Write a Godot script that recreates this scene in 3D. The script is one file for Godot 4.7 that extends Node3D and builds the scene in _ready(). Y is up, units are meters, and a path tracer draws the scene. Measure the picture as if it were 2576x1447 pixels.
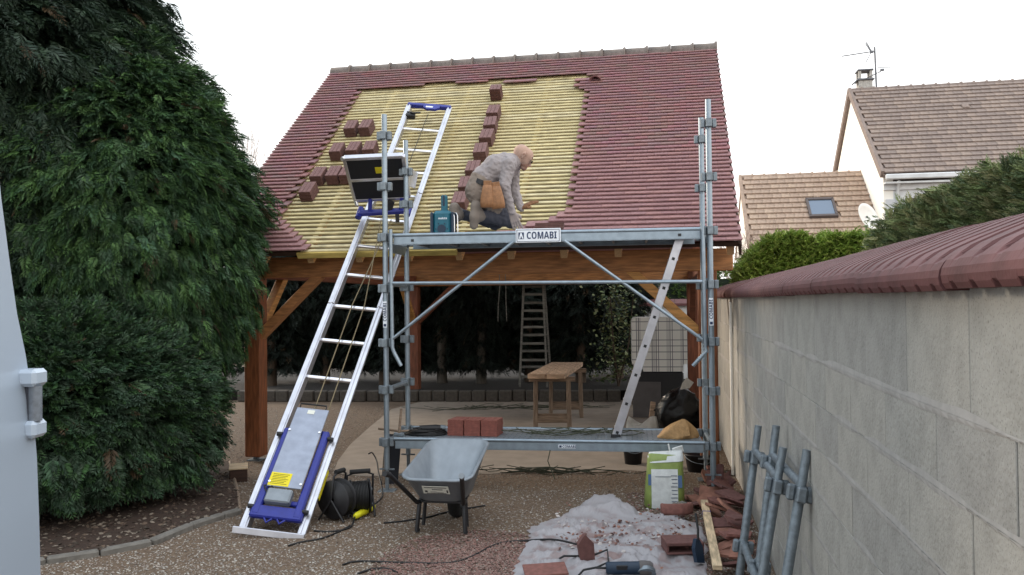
extends Node3D

# ---------------------------------------------------------------- measuring helpers
# A photograph pixel (2576 wide) and a distance give a point in metres.
var eye := Vector3(0, 1.75, 0)
var ax_r := Vector3.RIGHT
var ax_u := Vector3.UP
var ax_f := Vector3.FORWARD
const FOC := 2128.8
const YAW := 0.1848
var used := {}
var M := {}
var T := {}
var rng := RandomNumberGenerator.new()

func set_axes(pitch: float, roll: float) -> void:
	ax_f = Vector3(0, sin(pitch), -cos(pitch))
	var u := Vector3(0, cos(pitch), sin(pitch))
	ax_r = Vector3.RIGHT * cos(roll) - u * sin(roll)
	ax_u = Vector3.RIGHT * sin(roll) + u * cos(roll)

func ray(x: float, y: float) -> Vector3:
	return ax_f + ax_r * ((x - 1288.0) / FOC) - ax_u * ((y - 723.5) / FOC)

func at(x: float, y: float, d: float) -> Vector3:
	return eye + ray(x, y) * d

func gy(z: float) -> float:      # the yard rises a little towards the tower and dips to the carport floor
	if z > -5.0: return 0.0
	if z > -7.6: return lerpf(0.0, 0.03, (-5.0 - z) / 2.6)
	if z > -9.2: return lerpf(0.03, -0.045, (-7.6 - z) / 1.6)
	return -0.045

func gp(x: float, z: float, dy := 0.0) -> Vector3:
	return Vector3(x, gy(z) + dy, z)

func G(x: float, y: float, dy := 0.0) -> Vector3:
	var r := ray(x, y)
	var p := eye
	var h := 0.0
	for i in 12:
		p = eye + r * ((h - eye.y) / r.y)
		h = gy(p.z)
	return p + Vector3(0, dy, 0)

# ---------------------------------------------------------------- node helpers
func numbered(called: String) -> String:
	var n: int = used.get(called, 0)
	used[called] = n + 1
	return called if n == 0 else "%s_%03d" % [called, n]

func tag(o: Node, label: String, category: String, group := "", kind := "") -> void:
	if label: o.set_meta("label", label)
	if category: o.set_meta("category", category)
	if group: o.set_meta("group", group)
	if kind: o.set_meta("kind", kind)

func thing(called: String, label: String, category: String, pos := Vector3.ZERO, turn := 0.0, group := "") -> Node3D:
	var o := Node3D.new()
	o.name = numbered(called)
	add_child(o)
	o.position = pos
	o.rotation.y = turn
	tag(o, label, category, group)
	return o

func S() -> SurfaceTool:
	var s := SurfaceTool.new()
	s.begin(Mesh.PRIMITIVE_TRIANGLES)
	return s

func part_name(called: String, parent: Node) -> String:
	if parent == self: return numbered(called)
	var k := "n_" + called
	var n: int = parent.get_meta(k, 0) if parent.has_meta(k) else 0
	parent.set_meta(k, n + 1)
	return called if n == 0 else "%s_%03d" % [called, n]

func put_mesh(called: String, m: Mesh, mt: Material, parent: Node = self, xf := Transform3D()) -> MeshInstance3D:
	var o := MeshInstance3D.new()
	o.name = part_name(called, parent)
	o.mesh = m
	o.material_override = mt
	o.transform = xf
	parent.add_child(o, true)
	return o

func put(called: String, s: SurfaceTool, mt: Material, parent: Node = self, xf := Transform3D()) -> MeshInstance3D:
	s.generate_normals()
	return put_mesh(called, s.commit(), mt, parent, xf)

func setting(called: String, s: SurfaceTool, mt: Material) -> MeshInstance3D:
	var o := put(called, s, mt)
	o.set_meta("kind", "structure")
	return o

# ---------------------------------------------------------------- shape helpers
func flat(s: SurfaceTool) -> void: s.set_smooth_group(-1)

func tri(s: SurfaceTool, a: Vector3, b: Vector3, c: Vector3) -> void:
	s.add_vertex(a); s.add_vertex(c); s.add_vertex(b)

func face(s: SurfaceTool, pts: Array, inside: Vector3) -> void:
	var c := Vector3.ZERO
	for p in pts: c += p
	c /= pts.size()
	var n := Vector3.ZERO
	for i in pts.size():
		n += (pts[i] - c).cross(pts[(i + 1) % pts.size()] - c)
	var fwd := n.dot(c - inside) > 0.0
	for i in range(1, pts.size() - 1):
		if fwd: tri(s, pts[0], pts[i], pts[i + 1])
		else: tri(s, pts[0], pts[i + 1], pts[i])

func quad(s: SurfaceTool, a: Vector3, b: Vector3, c: Vector3, d: Vector3) -> void:  # counter-clockwise from outside
	tri(s, a, b, c); tri(s, a, c, d)

func box(s: SurfaceTool, xf: Transform3D, size: Vector3, bev := 0.0) -> void:
	flat(s)
	var h := size * 0.5
	var o := xf.origin
	bev = minf(bev, minf(h.x, minf(h.y, h.z)) * 0.9)
	if bev <= 0.0:
		for ax in 3:
			for sg in [-1.0, 1.0]:
				var pts := []
				for q in [[-1, -1], [1, -1], [1, 1], [-1, 1]]:
					var v := Vector3.ZERO
					v[ax] = sg * h[ax]
					v[(ax + 1) % 3] = q[0] * h[(ax + 1) % 3]
					v[(ax + 2) % 3] = q[1] * h[(ax + 2) % 3]
					pts.append(xf * v)
				face(s, pts, o)
		return
	for ax in 3:
		var a1 := (ax + 1) % 3
		var a2 := (ax + 2) % 3
		for sg in [-1.0, 1.0]:
			var pts := []
			for q in [[-1, -1], [1, -1], [1, 1], [-1, 1]]:
				var v := Vector3.ZERO
				v[ax] = sg * h[ax]
				v[a1] = q[0] * (h[a1] - bev)
				v[a2] = q[1] * (h[a2] - bev)
				pts.append(xf * v)
			face(s, pts, o)
			for sg2 in [-1.0, 1.0]:   # edges between +-ax and +-a1
				var e := []
				for q in [[0, -1], [0, 1], [1, 1], [1, -1]]:
					var v := Vector3.ZERO
					v[ax] = sg * (h[ax] - (bev if q[0] else 0.0))
					v[a1] = sg2 * (h[a1] - (0.0 if q[0] else bev))
					v[a2] = q[1] * (h[a2] - bev)
					e.append(xf * v)
				face(s, e, o)
	for sx in [-1.0, 1.0]:
		for sy in [-1.0, 1.0]:
			for sz in [-1.0, 1.0]:
				var c := Vector3(sx * h.x, sy * h.y, sz * h.z)
				var b := Vector3(sx, sy, sz) * bev
				face(s, [xf * (c - Vector3(0, b.y, b.z)), xf * (c - Vector3(b.x, 0, b.z)), xf * (c - Vector3(b.x, b.y, 0))], o)

func xf_at(p: Vector3, turn := Vector3.ZERO) -> Transform3D:
	return Transform3D(Basis.from_euler(turn), p)

func bx(s: SurfaceTool, p: Vector3, size: Vector3, bev := 0.0, turn := Vector3.ZERO) -> void:
	box(s, xf_at(p, turn), size, bev)

func along(a: Vector3, b: Vector3, side := Vector3.UP) -> Transform3D:   # x runs from a to b, y near side
	var x := (b - a).normalized()
	var z := x.cross(side)
	if z.length() < 0.01: z = x.cross(Vector3.RIGHT)
	z = z.normalized()
	return Transform3D(Basis(x, z.cross(x).normalized(), z), (a + b) * 0.5)

func bar(s: SurfaceTool, a: Vector3, b: Vector3, w: float, h: float, bev := 0.0, side := Vector3.UP) -> void:
	box(s, along(a, b, side), Vector3(a.distance_to(b), h, w), bev)

func tube(s: SurfaceTool, pts: Array, r: Variant, n := 8, caps := true) -> void:
	var rings := []
	var prev := Vector3.ZERO
	for i in pts.size():
		var d: Vector3 = (pts[mini(i + 1, pts.size() - 1)] - pts[maxi(i - 1, 0)]).normalized()
		var u := prev - d * prev.dot(d)
		if u.length() < 0.01:
			u = d.cross(Vector3.UP) if absf(d.y) < 0.9 else d.cross(Vector3.RIGHT)
		u = u.normalized()
		prev = u
		var v := d.cross(u)
		var rr: float = r[i] if r is Array else r
		var ring := []
		for k in n:
			var a := TAU * k / n
			ring.append(pts[i] + (u * cos(a) + v * sin(a)) * rr)
		rings.append(ring)
	s.set_smooth_group(1)
	for i in pts.size() - 1:
		for k in n:
			var k2 := (k + 1) % n
			quad(s, rings[i][k], rings[i][k2], rings[i + 1][k2], rings[i + 1][k])
	if caps:
		flat(s)
		face(s, rings[0], pts[1])
		face(s, rings[-1], pts[-2])

func lathe(s: SurfaceTool, xf: Transform3D, prof: Array, n := 16, from := 0.0, to := TAU) -> void:   # prof: Vector2(radius, height), bottom to top outside
	s.set_smooth_group(2)
	var full := absf(to - from) > TAU - 0.01
	for i in prof.size() - 1:
		for k in n:
			var a0 := lerpf(from, to, float(k) / n)
			var a1 := lerpf(from, to, float(k + 1) / n)
			if full and k == n - 1: a1 = from
			var p0: Vector2 = prof[i]
			var p1: Vector2 = prof[i + 1]
			var q := [Vector3(p0.x * cos(a0), p0.y, p0.x * sin(a0)), Vector3(p0.x * cos(a1), p0.y, p0.x * sin(a1)), Vector3(p1.x * cos(a1), p1.y, p1.x * sin(a1)), Vector3(p1.x * cos(a0), p1.y, p1.x * sin(a0))]
			tri(s, xf * q[0], xf * q[2], xf * q[1])
			tri(s, xf * q[0], xf * q[3], xf * q[2])

func loft(s: SurfaceTool, loops: Array, smooth := 3) -> void:
	s.set_smooth_group(smooth)
	for i in loops.size() - 1:
		var n: int = loops[i].size()
		for k in n:
			var k2 := (k + 1) % n
			quad(s, loops[i][k], loops[i][k2], loops[i + 1][k2], loops[i + 1][k])

func prism(s: SurfaceTool, xf: Transform3D, poly: Array, depth: float) -> void:    # polygon (Vector2) in xy, thickness along z
	flat(s)
	var packed := PackedVector2Array()
	for p in poly: packed.append(p)
	var ids := Geometry2D.triangulate_polygon(packed)
	var ccw := not Geometry2D.is_polygon_clockwise(packed)
	var zf := depth * 0.5
	for i in range(0, ids.size(), 3):
		var a := packed[ids[i]]
		var b := packed[ids[i + 1]]
		var c := packed[ids[i + 2]]
		if (b - a).cross(c - a) < 0.0:
			var t := b
			b = c
			c = t
		tri(s, xf * Vector3(a.x, a.y, zf), xf * Vector3(b.x, b.y, zf), xf * Vector3(c.x, c.y, zf))
		tri(s, xf * Vector3(a.x, a.y, -zf), xf * Vector3(c.x, c.y, -zf), xf * Vector3(b.x, b.y, -zf))
	for i in packed.size():
		var a := packed[i]
		var b := packed[(i + 1) % packed.size()]
		if not ccw:
			var t := a
			a = b
			b = t
		quad(s, xf * Vector3(a.x, a.y, -zf), xf * Vector3(b.x, b.y, -zf), xf * Vector3(b.x, b.y, zf), xf * Vector3(a.x, a.y, zf))

func words(called: String, text: String, height: float, mt: Material, parent: Node, xf: Transform3D, bold := true) -> MeshInstance3D:
	var tm := TextMesh.new()
	var f := SystemFont.new()
	f.font_names = PackedStringArray(["Droid Sans"])
	f.font_weight = 700 if bold else 400
	tm.font = f
	tm.text = text
	tm.font_size = 64
	tm.pixel_size = height / 46.0
	tm.depth = 0.002
	return put_mesh(called, tm, mt, parent, xf)

# ---------------------------------------------------------------- materials
func noise_image(size: int, freq: float, octaves: int, sd: int, lo: float, hi: float, stretch := Vector2.ONE, sharp := 1.0) -> Image:
	var n := FastNoiseLite.new()
	n.seed = sd
	n.noise_type = FastNoiseLite.TYPE_SIMPLEX_SMOOTH
	n.frequency = freq
	n.fractal_octaves = octaves
	n.fractal_gain = 0.55
	var w := int(size / stretch.x)
	var h := int(size / stretch.y)
	var im := n.get_seamless_image(w, h)
	if w != size or h != size: im.resize(size, size, Image.INTERPOLATE_CUBIC)
	im.convert(Image.FORMAT_L8)
	var data := im.get_data()
	for i in data.size():
		data[i] = int(clampf(lerpf(lo, hi, pow(data[i] / 255.0, sharp)), 0.0, 1.0) * 255.0)
	return Image.create_from_data(size, size, false, Image.FORMAT_L8, data)

func tex(im: Image) -> ImageTexture: return ImageTexture.create_from_image(im)

func normal_of(im: Image, k: float) -> ImageTexture:
	var c: Image = im.duplicate()
	c.convert(Image.FORMAT_RGBA8)
	c.bump_map_to_normal_map(k)
	return ImageTexture.create_from_image(c)

func mat(called: String, c: Color, rough := 0.7, metal := 0.0, tx := "", scale := 1.0, nm := "", nscale := 0.5) -> StandardMaterial3D:
	var m := StandardMaterial3D.new()
	m.resource_name = called
	m.albedo_color = c
	m.roughness = rough
	m.metallic = metal
	if tx: m.albedo_texture = T[tx]
	if nm:
		m.normal_enabled = true
		m.normal_texture = T[nm]
		m.normal_scale = nscale * 0.7
	if tx or nm:
		m.uv1_triplanar = true
		m.uv1_triplanar_sharpness = 4.0
		m.uv1_scale = Vector3.ONE * scale
	M[called] = m
	return m

func c8(r: int, g: int, b: int) -> Color: return Color(r / 255.0, g / 255.0, b / 255.0)

func make_materials() -> void:
	var mottle := noise_image(512, 0.012, 5, 3, 0.80, 1.06)
	T.mottle = tex(mottle)
	T.soft = tex(noise_image(512, 0.008, 4, 8, 0.90, 1.02))
	var fine := noise_image(512, 0.09, 3, 5, 0.70, 1.1)
	T.fine = tex(fine)
	T.fine_n = normal_of(fine, 3.0)
	T.bump_n = normal_of(noise_image(512, 0.03, 4, 12, 0, 1), 5.0)
	var grain := noise_image(512, 0.05, 4, 21, 0.68, 1.08, Vector2(8, 1))
	T.grain = tex(grain)
	T.grain_n = normal_of(grain, 2.0)
	var grain_y := noise_image(512, 0.05, 4, 23, 0.68, 1.08, Vector2(1, 8))
	T.grain_y = tex(grain_y)
	T.grain_y_n = normal_of(grain_y, 2.0)
	T.streak = tex(noise_image(512, 0.035, 4, 33, 0.8, 1.05, Vector2(1, 5)))
	# coloured ground: earth tones in patches
	var a := noise_image(512, 0.05, 5, 41, 0, 1)
	var b := noise_image(512, 0.015, 3, 42, 0, 1)
	var im := Image.create(512, 512, false, Image.FORMAT_RGB8)
	for y in 512:
		for x in 512:
			var v := a.get_pixel(x, y).r
			var w := b.get_pixel(x, y).r
			im.set_pixel(x, y, Color(0.37, 0.32, 0.275).lerp(Color(0.60, 0.55, 0.485), v).lerp(Color(0.42, 0.34, 0.29), w * 0.4))
	T.earth = tex(im)
	# concrete: run-down streaks, pores and pale bloom
	var w1 := noise_image(512, 0.03, 4, 51, 0.97, 1.02, Vector2(1, 4))
	var w2 := noise_image(512, 0.30, 2, 52, 0, 1)
	var w3 := noise_image(512, 0.010, 3, 53, 0.93, 1.05)
	im = Image.create(512, 512, false, Image.FORMAT_RGB8)
	for y in 512:
		for x in 512:
			var v := w1.get_pixel(x, y).r * w3.get_pixel(x, y).r
			var pore := w2.get_pixel(x, y).r
			if pore < 0.24: v *= 0.82
			im.set_pixel(x, y, Color(v, v, v * 0.985))
	T.wallpore = tex(im)
	mat("ground", c8(222, 212, 202), 0.95, 0, "earth", 0.9, "bump_n", 1.0)
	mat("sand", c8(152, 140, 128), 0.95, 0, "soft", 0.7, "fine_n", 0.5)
	mat("bank", c8(34, 28, 24), 1.0, 0, "mottle", 1.6, "bump_n", 1.4)
	mat("soil", c8(66, 50, 41), 1.0, 0, "mottle", 1.6, "bump_n", 1.4)
	M.ground.uv1_world_triplanar = true
	M.sand.uv1_world_triplanar = true
	M.soil.uv1_world_triplanar = true
	for i in 4: mat("tile%d" % i, [c8(154, 114, 114), c8(147, 108, 109), c8(160, 119, 117), c8(151, 113, 114)][i], 0.75, 0, "mottle", [2.3, 3.1, 2.7, 3.6][i], "fine_n", 0.3)
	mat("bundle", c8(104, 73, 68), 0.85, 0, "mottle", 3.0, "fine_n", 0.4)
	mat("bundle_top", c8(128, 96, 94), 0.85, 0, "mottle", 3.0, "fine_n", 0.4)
	mat("bundle_dark", c8(98, 62, 56), 0.85, 0, "grain", 2.0, "fine_n", 0.4)
	mat("bundle_red", c8(138, 82, 72), 0.85, 0, "mottle", 3.0, "fine_n", 0.4)
	mat("shard0", c8(132, 88, 80), 0.9, 0, "mottle", 3.0, "fine_n", 0.5)
	mat("shard1", c8(150, 104, 88), 0.9, 0, "mottle", 2.4, "fine_n", 0.5)
	mat("shard2", c8(112, 76, 72), 0.9, 0, "mottle", 3.4, "fine_n", 0.5)
	mat("ridge", c8(132, 122, 116), 0.9, 0, "mottle", 2.0, "fine_n", 0.6)
	for i in 3: mat("batten%d" % i, [c8(222, 206, 156), c8(214, 198, 148), c8(226, 212, 168)][i], 0.75, 0, "grain", 1.3, "grain_n", 0.2)
	mat("sheathing", c8(128, 112, 84), 0.85, 0, "grain", 0.8, "grain_n", 0.3)
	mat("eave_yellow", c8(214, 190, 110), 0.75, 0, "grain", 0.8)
	mat("oak", c8(186, 130, 82), 0.65, 0, "grain", 0.9, "grain_n", 0.35)
	mat("oak_red", c8(134, 80, 56), 0.65, 0, "grain", 0.7, "grain_n", 0.35)
	mat("oak_post", c8(146, 88, 54), 0.65, 0, "grain_y", 0.9, "grain_y_n", 0.35)
	mat("oak_red_post", c8(134, 78, 54), 0.65, 0, "grain_y", 0.7, "grain_y_n", 0.35)
	mat("grey_wood_up", c8(150, 130, 112), 0.85, 0, "grain_y", 1.2, "grain_y_n", 0.4)
	mat("oak_yellow", c8(206, 152, 88), 0.65, 0, "grain", 0.8, "grain_n", 0.3)
	mat("end_grain", c8(206, 168, 124), 0.8, 0, "fine", 2.0)
	mat("dark_wood", c8(64, 42, 32), 0.8, 0, "grain", 1.0)  # own tone of verge and block; on the tiled eave it paints shade
	mat("plank", c8(206, 174, 146), 0.75, 0, "grain", 1.2, "grain_n", 0.3)
	mat("pale_plank", c8(222, 196, 160), 0.7, 0, "grain", 1.4, "grain_n", 0.3)
	mat("grey_wood", c8(150, 130, 112), 0.85, 0, "grain", 1.2, "grain_n", 0.4)
	mat("old_ladder", c8(128, 126, 120), 0.85, 0, "grain", 1.2, "grain_n", 0.4)
	mat("zinc", c8(152, 166, 178), 0.45, 0.7, "soft", 2.2, "fine_n", 0.12)
	mat("zinc_dull", c8(136, 146, 154), 0.55, 0.6, "mottle", 3.0, "fine_n", 0.2)
	mat("zinc_deck", c8(160, 168, 176), 0.45, 0.6, "soft", 1.5)
	mat("alu", c8(205, 206, 214), 0.34, 0.8, "soft", 1.3)
	mat("alu_edge", c8(226, 226, 232), 0.28, 0.85)
	mat("lift_blue", c8(36, 46, 140), 0.45, 0, "soft", 3.0)
	mat("plate_steel", c8(150, 156, 170), 0.35, 0.7, "soft", 1.5)
	mat("label_yellow", c8(225, 208, 30), 0.6)
	mat("label_ink", c8(60, 56, 20), 0.7)
	mat("mesh_black", c8(24, 26, 34), 0.7)
	mat("black", c8(30, 30, 34), 0.55, 0, "soft", 3.0)
	mat("rubber", c8(26, 26, 27), 0.85, 0, "mottle", 3.0)
	mat("cable", c8(20, 20, 22), 0.6)
	mat("rope", c8(120, 108, 84), 0.9)
	mat("sign_white", c8(226, 232, 240), 0.5)
	mat("sign_navy", c8(28, 48, 86), 0.5)
	mat("sign_red", c8(150, 70, 70), 0.5)
	mat("teal", c8(14, 92, 112), 0.5, 0, "soft", 4.0)
	mat("teal_dark", c8(16, 40, 62), 0.55)
	mat("chrome", c8(225, 225, 228), 0.25, 0.9)
	mat("barrow", c8(136, 144, 152), 0.45, 0.25, "soft", 2.0, "fine_n", 0.08)
	mat("paper", c8(214, 216, 206), 0.7)
	mat("ink", c8(60, 62, 66), 0.7)
	mat("pendant", c8(226, 220, 40), 0.5)
	mat("knob_red", c8(190, 30, 34), 0.4)
	mat("bag_white", c8(222, 226, 226), 0.55, 0, "soft", 3.0, "bump_n", 0.35)
	mat("bag_green", c8(140, 158, 84), 0.5, 0, "soft", 3.0, "bump_n", 0.35)
	mat("bag_blue", c8(84, 112, 150), 0.5)
	mat("bag_ink", c8(70, 84, 104), 0.6)
	mat("garbage", c8(16, 16, 18), 0.22, 0, "", 1.0)
	M.garbage.normal_enabled = true
	M.garbage.normal_texture = T.bump_n
	M.garbage.normal_scale = 1.6
	M.garbage.uv1_triplanar = true
	M.garbage.uv1_scale = Vector3.ONE * 5.0
	mat("sack", c8(206, 204, 198), 0.6, 0, "soft", 3.0, "bump_n", 0.5)
	mat("leather", c8(150, 106, 70), 0.6, 0, "mottle", 4.0, "bump_n", 0.3)
	mat("leather_tan", c8(176, 138, 92), 0.7, 0, "mottle", 4.0, "bump_n", 0.5)
	mat("van_white", c8(172, 186, 202), 0.3, 0.0)
	M.van_white.clearcoat_enabled = true
	M.van_white.clearcoat = 0.5
	mat("hinge_grey", c8(120, 128, 138), 0.5, 0.0, "mottle", 8.0)
	mat("hinge_dark", c8(50, 54, 64), 0.6)
	for i in 3: mat("block%d" % i, [c8(169, 167, 164), c8(164, 162, 160), c8(173, 170, 166)][i], 0.95, 0, ["wallpore", "wallpore", "wallpore"][i] if T.has("wallpore") else "streak", [0.8, 0.9, 1.0][i], "fine_n", 1.3)
	mat("block_grimy", c8(138, 136, 135), 0.95, 0, "wallpore", 0.7, "fine_n", 1.2)
	mat("mortar", c8(177, 174, 171), 0.95, 0, "soft", 2.5, "fine_n", 0.5)
	mat("mortar_dark", c8(92, 88, 84), 1.0, 0, "mottle", 2.0)
	mat("coping", c8(106, 66, 66), 0.7, 0, "mottle", 1.1, "fine_n", 0.35)
	mat("kerb", c8(120, 116, 110), 0.95, 0, "mottle", 1.6, "fine_n", 0.6)
	mat("cobble", c8(88, 82, 76), 0.95, 0, "mottle", 2.0, "bump_n", 0.6)
	mat("render_cream", c8(250, 246, 238), 0.9)
	mat("render_white", c8(224, 226, 228), 0.85, 0, "soft", 0.4)
	for i in 3: mat("clay%d" % i, [c8(150, 133, 124), c8(143, 127, 119), c8(157, 139, 128)][i], 0.85, 0, "mottle", 0.9, "fine_n", 0.3)
	for i in 3: mat("sandtile%d" % i, [c8(178, 154, 136), c8(172, 148, 130), c8(184, 160, 140)][i], 0.85, 0, "mottle", 0.9, "fine_n", 0.3)
	mat("window_dark", c8(40, 34, 36), 0.15)
	mat("frame_brown", c8(84, 74, 72), 0.6)
	mat("shutter", c8(198, 200, 204), 0.7)
	mat("skylight", c8(104, 118, 136), 0.08, 0.2)
	mat("dish", c8(228, 226, 220), 0.5)
	mat("mast", c8(110, 112, 118), 0.5, 0.5)
	mat("chimney", c8(190, 186, 180), 0.9, 0, "mottle", 1.5)
	mat("bark", c8(92, 78, 66), 0.95, 0, "streak", 1.6, "bump_n", 0.8)
	mat("bark_pale", c8(100, 94, 86), 0.95, 0, "streak", 1.6, "bump_n", 0.8)
	mat("twig", c8(150, 132, 122), 0.9)
	mat("strap_green", c8(64, 68, 52), 0.6)
	mat("board_grey", c8(104, 100, 100), 0.9, 0, "soft", 1.0)
	var fol := StandardMaterial3D.new()
	fol.resource_name = "foliage"
	fol.vertex_color_use_as_albedo = true
	fol.roughness = 0.62
	fol.backlight_enabled = true
	fol.backlight = Color(0.05, 0.09, 0.03)
	M.foliage = fol
	var st := StandardMaterial3D.new()
	st.resource_name = "stone"
	st.vertex_color_use_as_albedo = true
	st.roughness = 0.95
	M.stone = st
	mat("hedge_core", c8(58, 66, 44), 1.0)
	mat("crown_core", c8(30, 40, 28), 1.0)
	# the plaid print of the cloth
	var pl := Image.create(256, 256, false, Image.FORMAT_RGB8)
	pl.fill(Color(0.90, 0.89, 0.87))
	var ink := Color(0.40, 0.40, 0.43)
	var pale := Color(0.80, 0.79, 0.78)
	for x in [28, 96, 160, 224]: pl.fill_rect(Rect2i(x, 0, 14, 256), pale)
	for x in [20, 30, 92, 112, 122, 176, 186, 236]: pl.fill_rect(Rect2i(x, 0, 3, 256), ink)
	for y in [18, 58, 104, 132, 160, 196, 230]: pl.fill_rect(Rect2i(0, y, 256, 3), ink)
	var pm := StandardMaterial3D.new()
	pm.albedo_texture = tex(pl)
	pm.roughness = 0.8
	pm.resource_name = "plaid"
	M.plaid = pm

# ---------------------------------------------------------------- ground, kerbs
func poly_sheet(s: SurfaceTool, pts: Array, dy: float) -> void:      # flat polygon laid over the yard
	var packed := PackedVector2Array()
	for p in pts: packed.append(Vector2(p.x, p.z))
	var ids := Geometry2D.triangulate_polygon(packed)
	for i in range(0, ids.size(), 3):
		face(s, [gp(packed[ids[i]].x, packed[ids[i]].y, dy), gp(packed[ids[i + 1]].x, packed[ids[i + 1]].y, dy), gp(packed[ids[i + 2]].x, packed[ids[i + 2]].y, dy)], Vector3(0, -50, 0))

func make_ground() -> void:
	var s := S()
	flat(s)
	var zs := [30.0, -4.0, -5.0, -5.6, -6.3, -7.0, -7.6, -8.1, -8.6, -9.2, -14.0, -40.0, -160.0]
	for i in zs.size() - 1:
		quad(s, gp(-90, zs[i]), gp(90, zs[i]), gp(90, zs[i + 1]), gp(-90, zs[i + 1]))
	setting("ground", s, M.ground)
	# packed sand under the carport
	s = S()
	flat(s)
	var edge := []
	var fr := [[836, 1192], [930, 1200], [1010, 1192], [1120, 1188], [1230, 1194], [1340, 1186], [1450, 1192], [1560, 1184], [1680, 1190], [1800, 1186]]
	for p in fr: edge.append(G(p[0], p[1]))
	for p in [[1745, 1040], [1690, 1006], [1300, 1008], [1060, 1011], [985, 1030], [930, 1075], [880, 1120], [850, 1160]]: edge.append(G(p[0], p[1]))
	var n := edge.size()
	# strips so that the sheet follows the slope of the yard
	var packed := PackedVector2Array()
	for p in edge: packed.append(Vector2(p.x, p.z))
	for i in zs.size() - 1:
		var strip := PackedVector2Array([Vector2(-20, zs[i]), Vector2(20, zs[i]), Vector2(20, zs[i + 1]), Vector2(-20, zs[i + 1])])
		for piece in Geometry2D.intersect_polygons(packed, strip):
			var pts := []
			for q in piece: pts.append(Vector3(q.x, 0, q.y))
			poly_sheet(s, pts, 0.004)
	setting("sand_floor", s, M.sand)
	# planting bed under the conifers, with its concrete edging
	var kp := [[20, 1436], [115, 1418], [250, 1398], [380, 1372], [480, 1330], [560, 1304], [604, 1292], [596, 1240], [578, 1168]]
	var line := []
	for p in kp: line.append(G(p[0], p[1]))
	s = S()
	flat(s)
	var soil := [Vector3(-9, 0, line[0].z)]
	soil.append_array(line)
	soil.append(Vector3(-9, 0, -9.4))
	packed = PackedVector2Array()
	for p in soil: packed.append(Vector2(p.x, p.z))
	for i in zs.size() - 1:
		var strip := PackedVector2Array([Vector2(-20, zs[i]), Vector2(20, zs[i]), Vector2(20, zs[i + 1]), Vector2(-20, zs[i + 1])])
		for piece in Geometry2D.intersect_polygons(packed, strip):
			var pts := []
			for q in piece: pts.append(Vector3(q.x, 0, q.y))
			poly_sheet(s, pts, 0.035)
	setting("soil_bed", s, M.soil)
	# bark and dead leaves on the bed
	var bed := func(): return Vector3(rng.randf_range(-5.2, -1.95), 0, rng.randf_range(-9.0, -5.4))
	var on_bed := func(p): return Geometry2D.is_point_in_polygon(Vector2(p.x, p.z), packed)
	scatter_stones("bark_litter", bed, on_bed, 5000, 0.008, 0.024, [Color(.06, .04, .03), Color(.10, .07, .05), Color(.04, .03, .022), Color(.17, .14, .11)], 0.038)
	var k := thing("concrete_kerb", "pale concrete edging curving along the soil bed under the conifers", "kerb", line[3])
	for i in line.size() - 1:
		var a: Vector3 = line[i]
		var b: Vector3 = line[i + 1]
		s = S()
		var d := (b - a).normalized() * 0.004
		bar(s, a + d - k.position + Vector3(0, -0.005, 0), b - d - k.position + Vector3(0, -0.005, 0), 0.07 if i < 6 else 0.03, 0.10, 0.012)
		put("edging_stone", s, M.kerb if i < 6 else M.grey_wood, k)
	# gravel
	var cols := [Color(.28, .245, .21), Color(.255, .22, .19), Color(.31, .28, .245), Color(.22, .19, .165), Color(.26, .215, .185), Color(.35, .33, .295)]
	var red := [Color(.17, .09, .075), Color(.21, .12, .10), Color(.13, .075, .065), Color(.22, .16, .135)]
	var sandpoly := PackedVector2Array()
	for p in edge: sandpoly.append(Vector2(p.x, p.z))
	var ok := func(p): return not Geometry2D.is_point_in_polygon(Vector2(p.x, p.z), packed) and (not Geometry2D.is_point_in_polygon(Vector2(p.x, p.z), sandpoly) or rng.randf() < 0.02) and p.x * 0.984 + p.z * 0.177 < 0.66
	var in_view := func():
		var z := -4.6 - 10.0 * pow(rng.randf(), 1.7)
		return Vector3(rng.randf_range(-0.62, 0.40) * -z, 0, z)
	scatter_stones("gravel", in_view, ok, 95000, 0.0035, 0.010, cols, 0.002)
	# brick dust and chips from cutting tiles, left of the sheet
	var dusty := func():
		var a := rng.randf() * TAU
		var r := sqrt(rng.randf())
		return Vector3(-0.28 + cos(a) * r * 0.66, 0, -5.60 + sin(a) * r * 0.85)
	var thin := func(p): return rng.randf() < 1.25 - Vector2((p.x + 0.28) / 0.66, (p.z + 5.60) / 0.85).length()
	scatter_stones("tile_dust", dusty, thin, 24000, 0.004, 0.011, red, 0.006)
	var by_wall := func(): return Vector3(rng.randf_range(0.4, 1.9), 0, rng.randf_range(-7.6, -4.6))
	var off_wall := func(p): return p.x * 0.984 + p.z * 0.177 < 0.64 and p.x * 0.984 + p.z * 0.177 > -0.35
	scatter_stones("tile_chips", by_wall, off_wall, 6000, 0.004, 0.014, red, 0.006)

func stone_mesh() -> ArrayMesh:
	var s := S()
	flat(s)
	var r := RandomNumberGenerator.new()
	r.seed = 77
	var v := []
	for i in 6:
		var a := TAU * i / 6.0
		v.append(Vector3(cos(a) * r.randf_range(0.8, 1.1), r.randf_range(-0.1, 0.2), sin(a) * r.randf_range(0.8, 1.1)))
	var top := Vector3(0.1, 0.62, -0.05)
	var bot := Vector3(0, -0.5, 0)
	for i in 6:
		face(s, [v[i], v[(i + 1) % 6], top], Vector3.ZERO)
		face(s, [v[i], v[(i + 1) % 6], bot], Vector3.ZERO)
	s.generate_normals()
	return s.commit()

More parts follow.
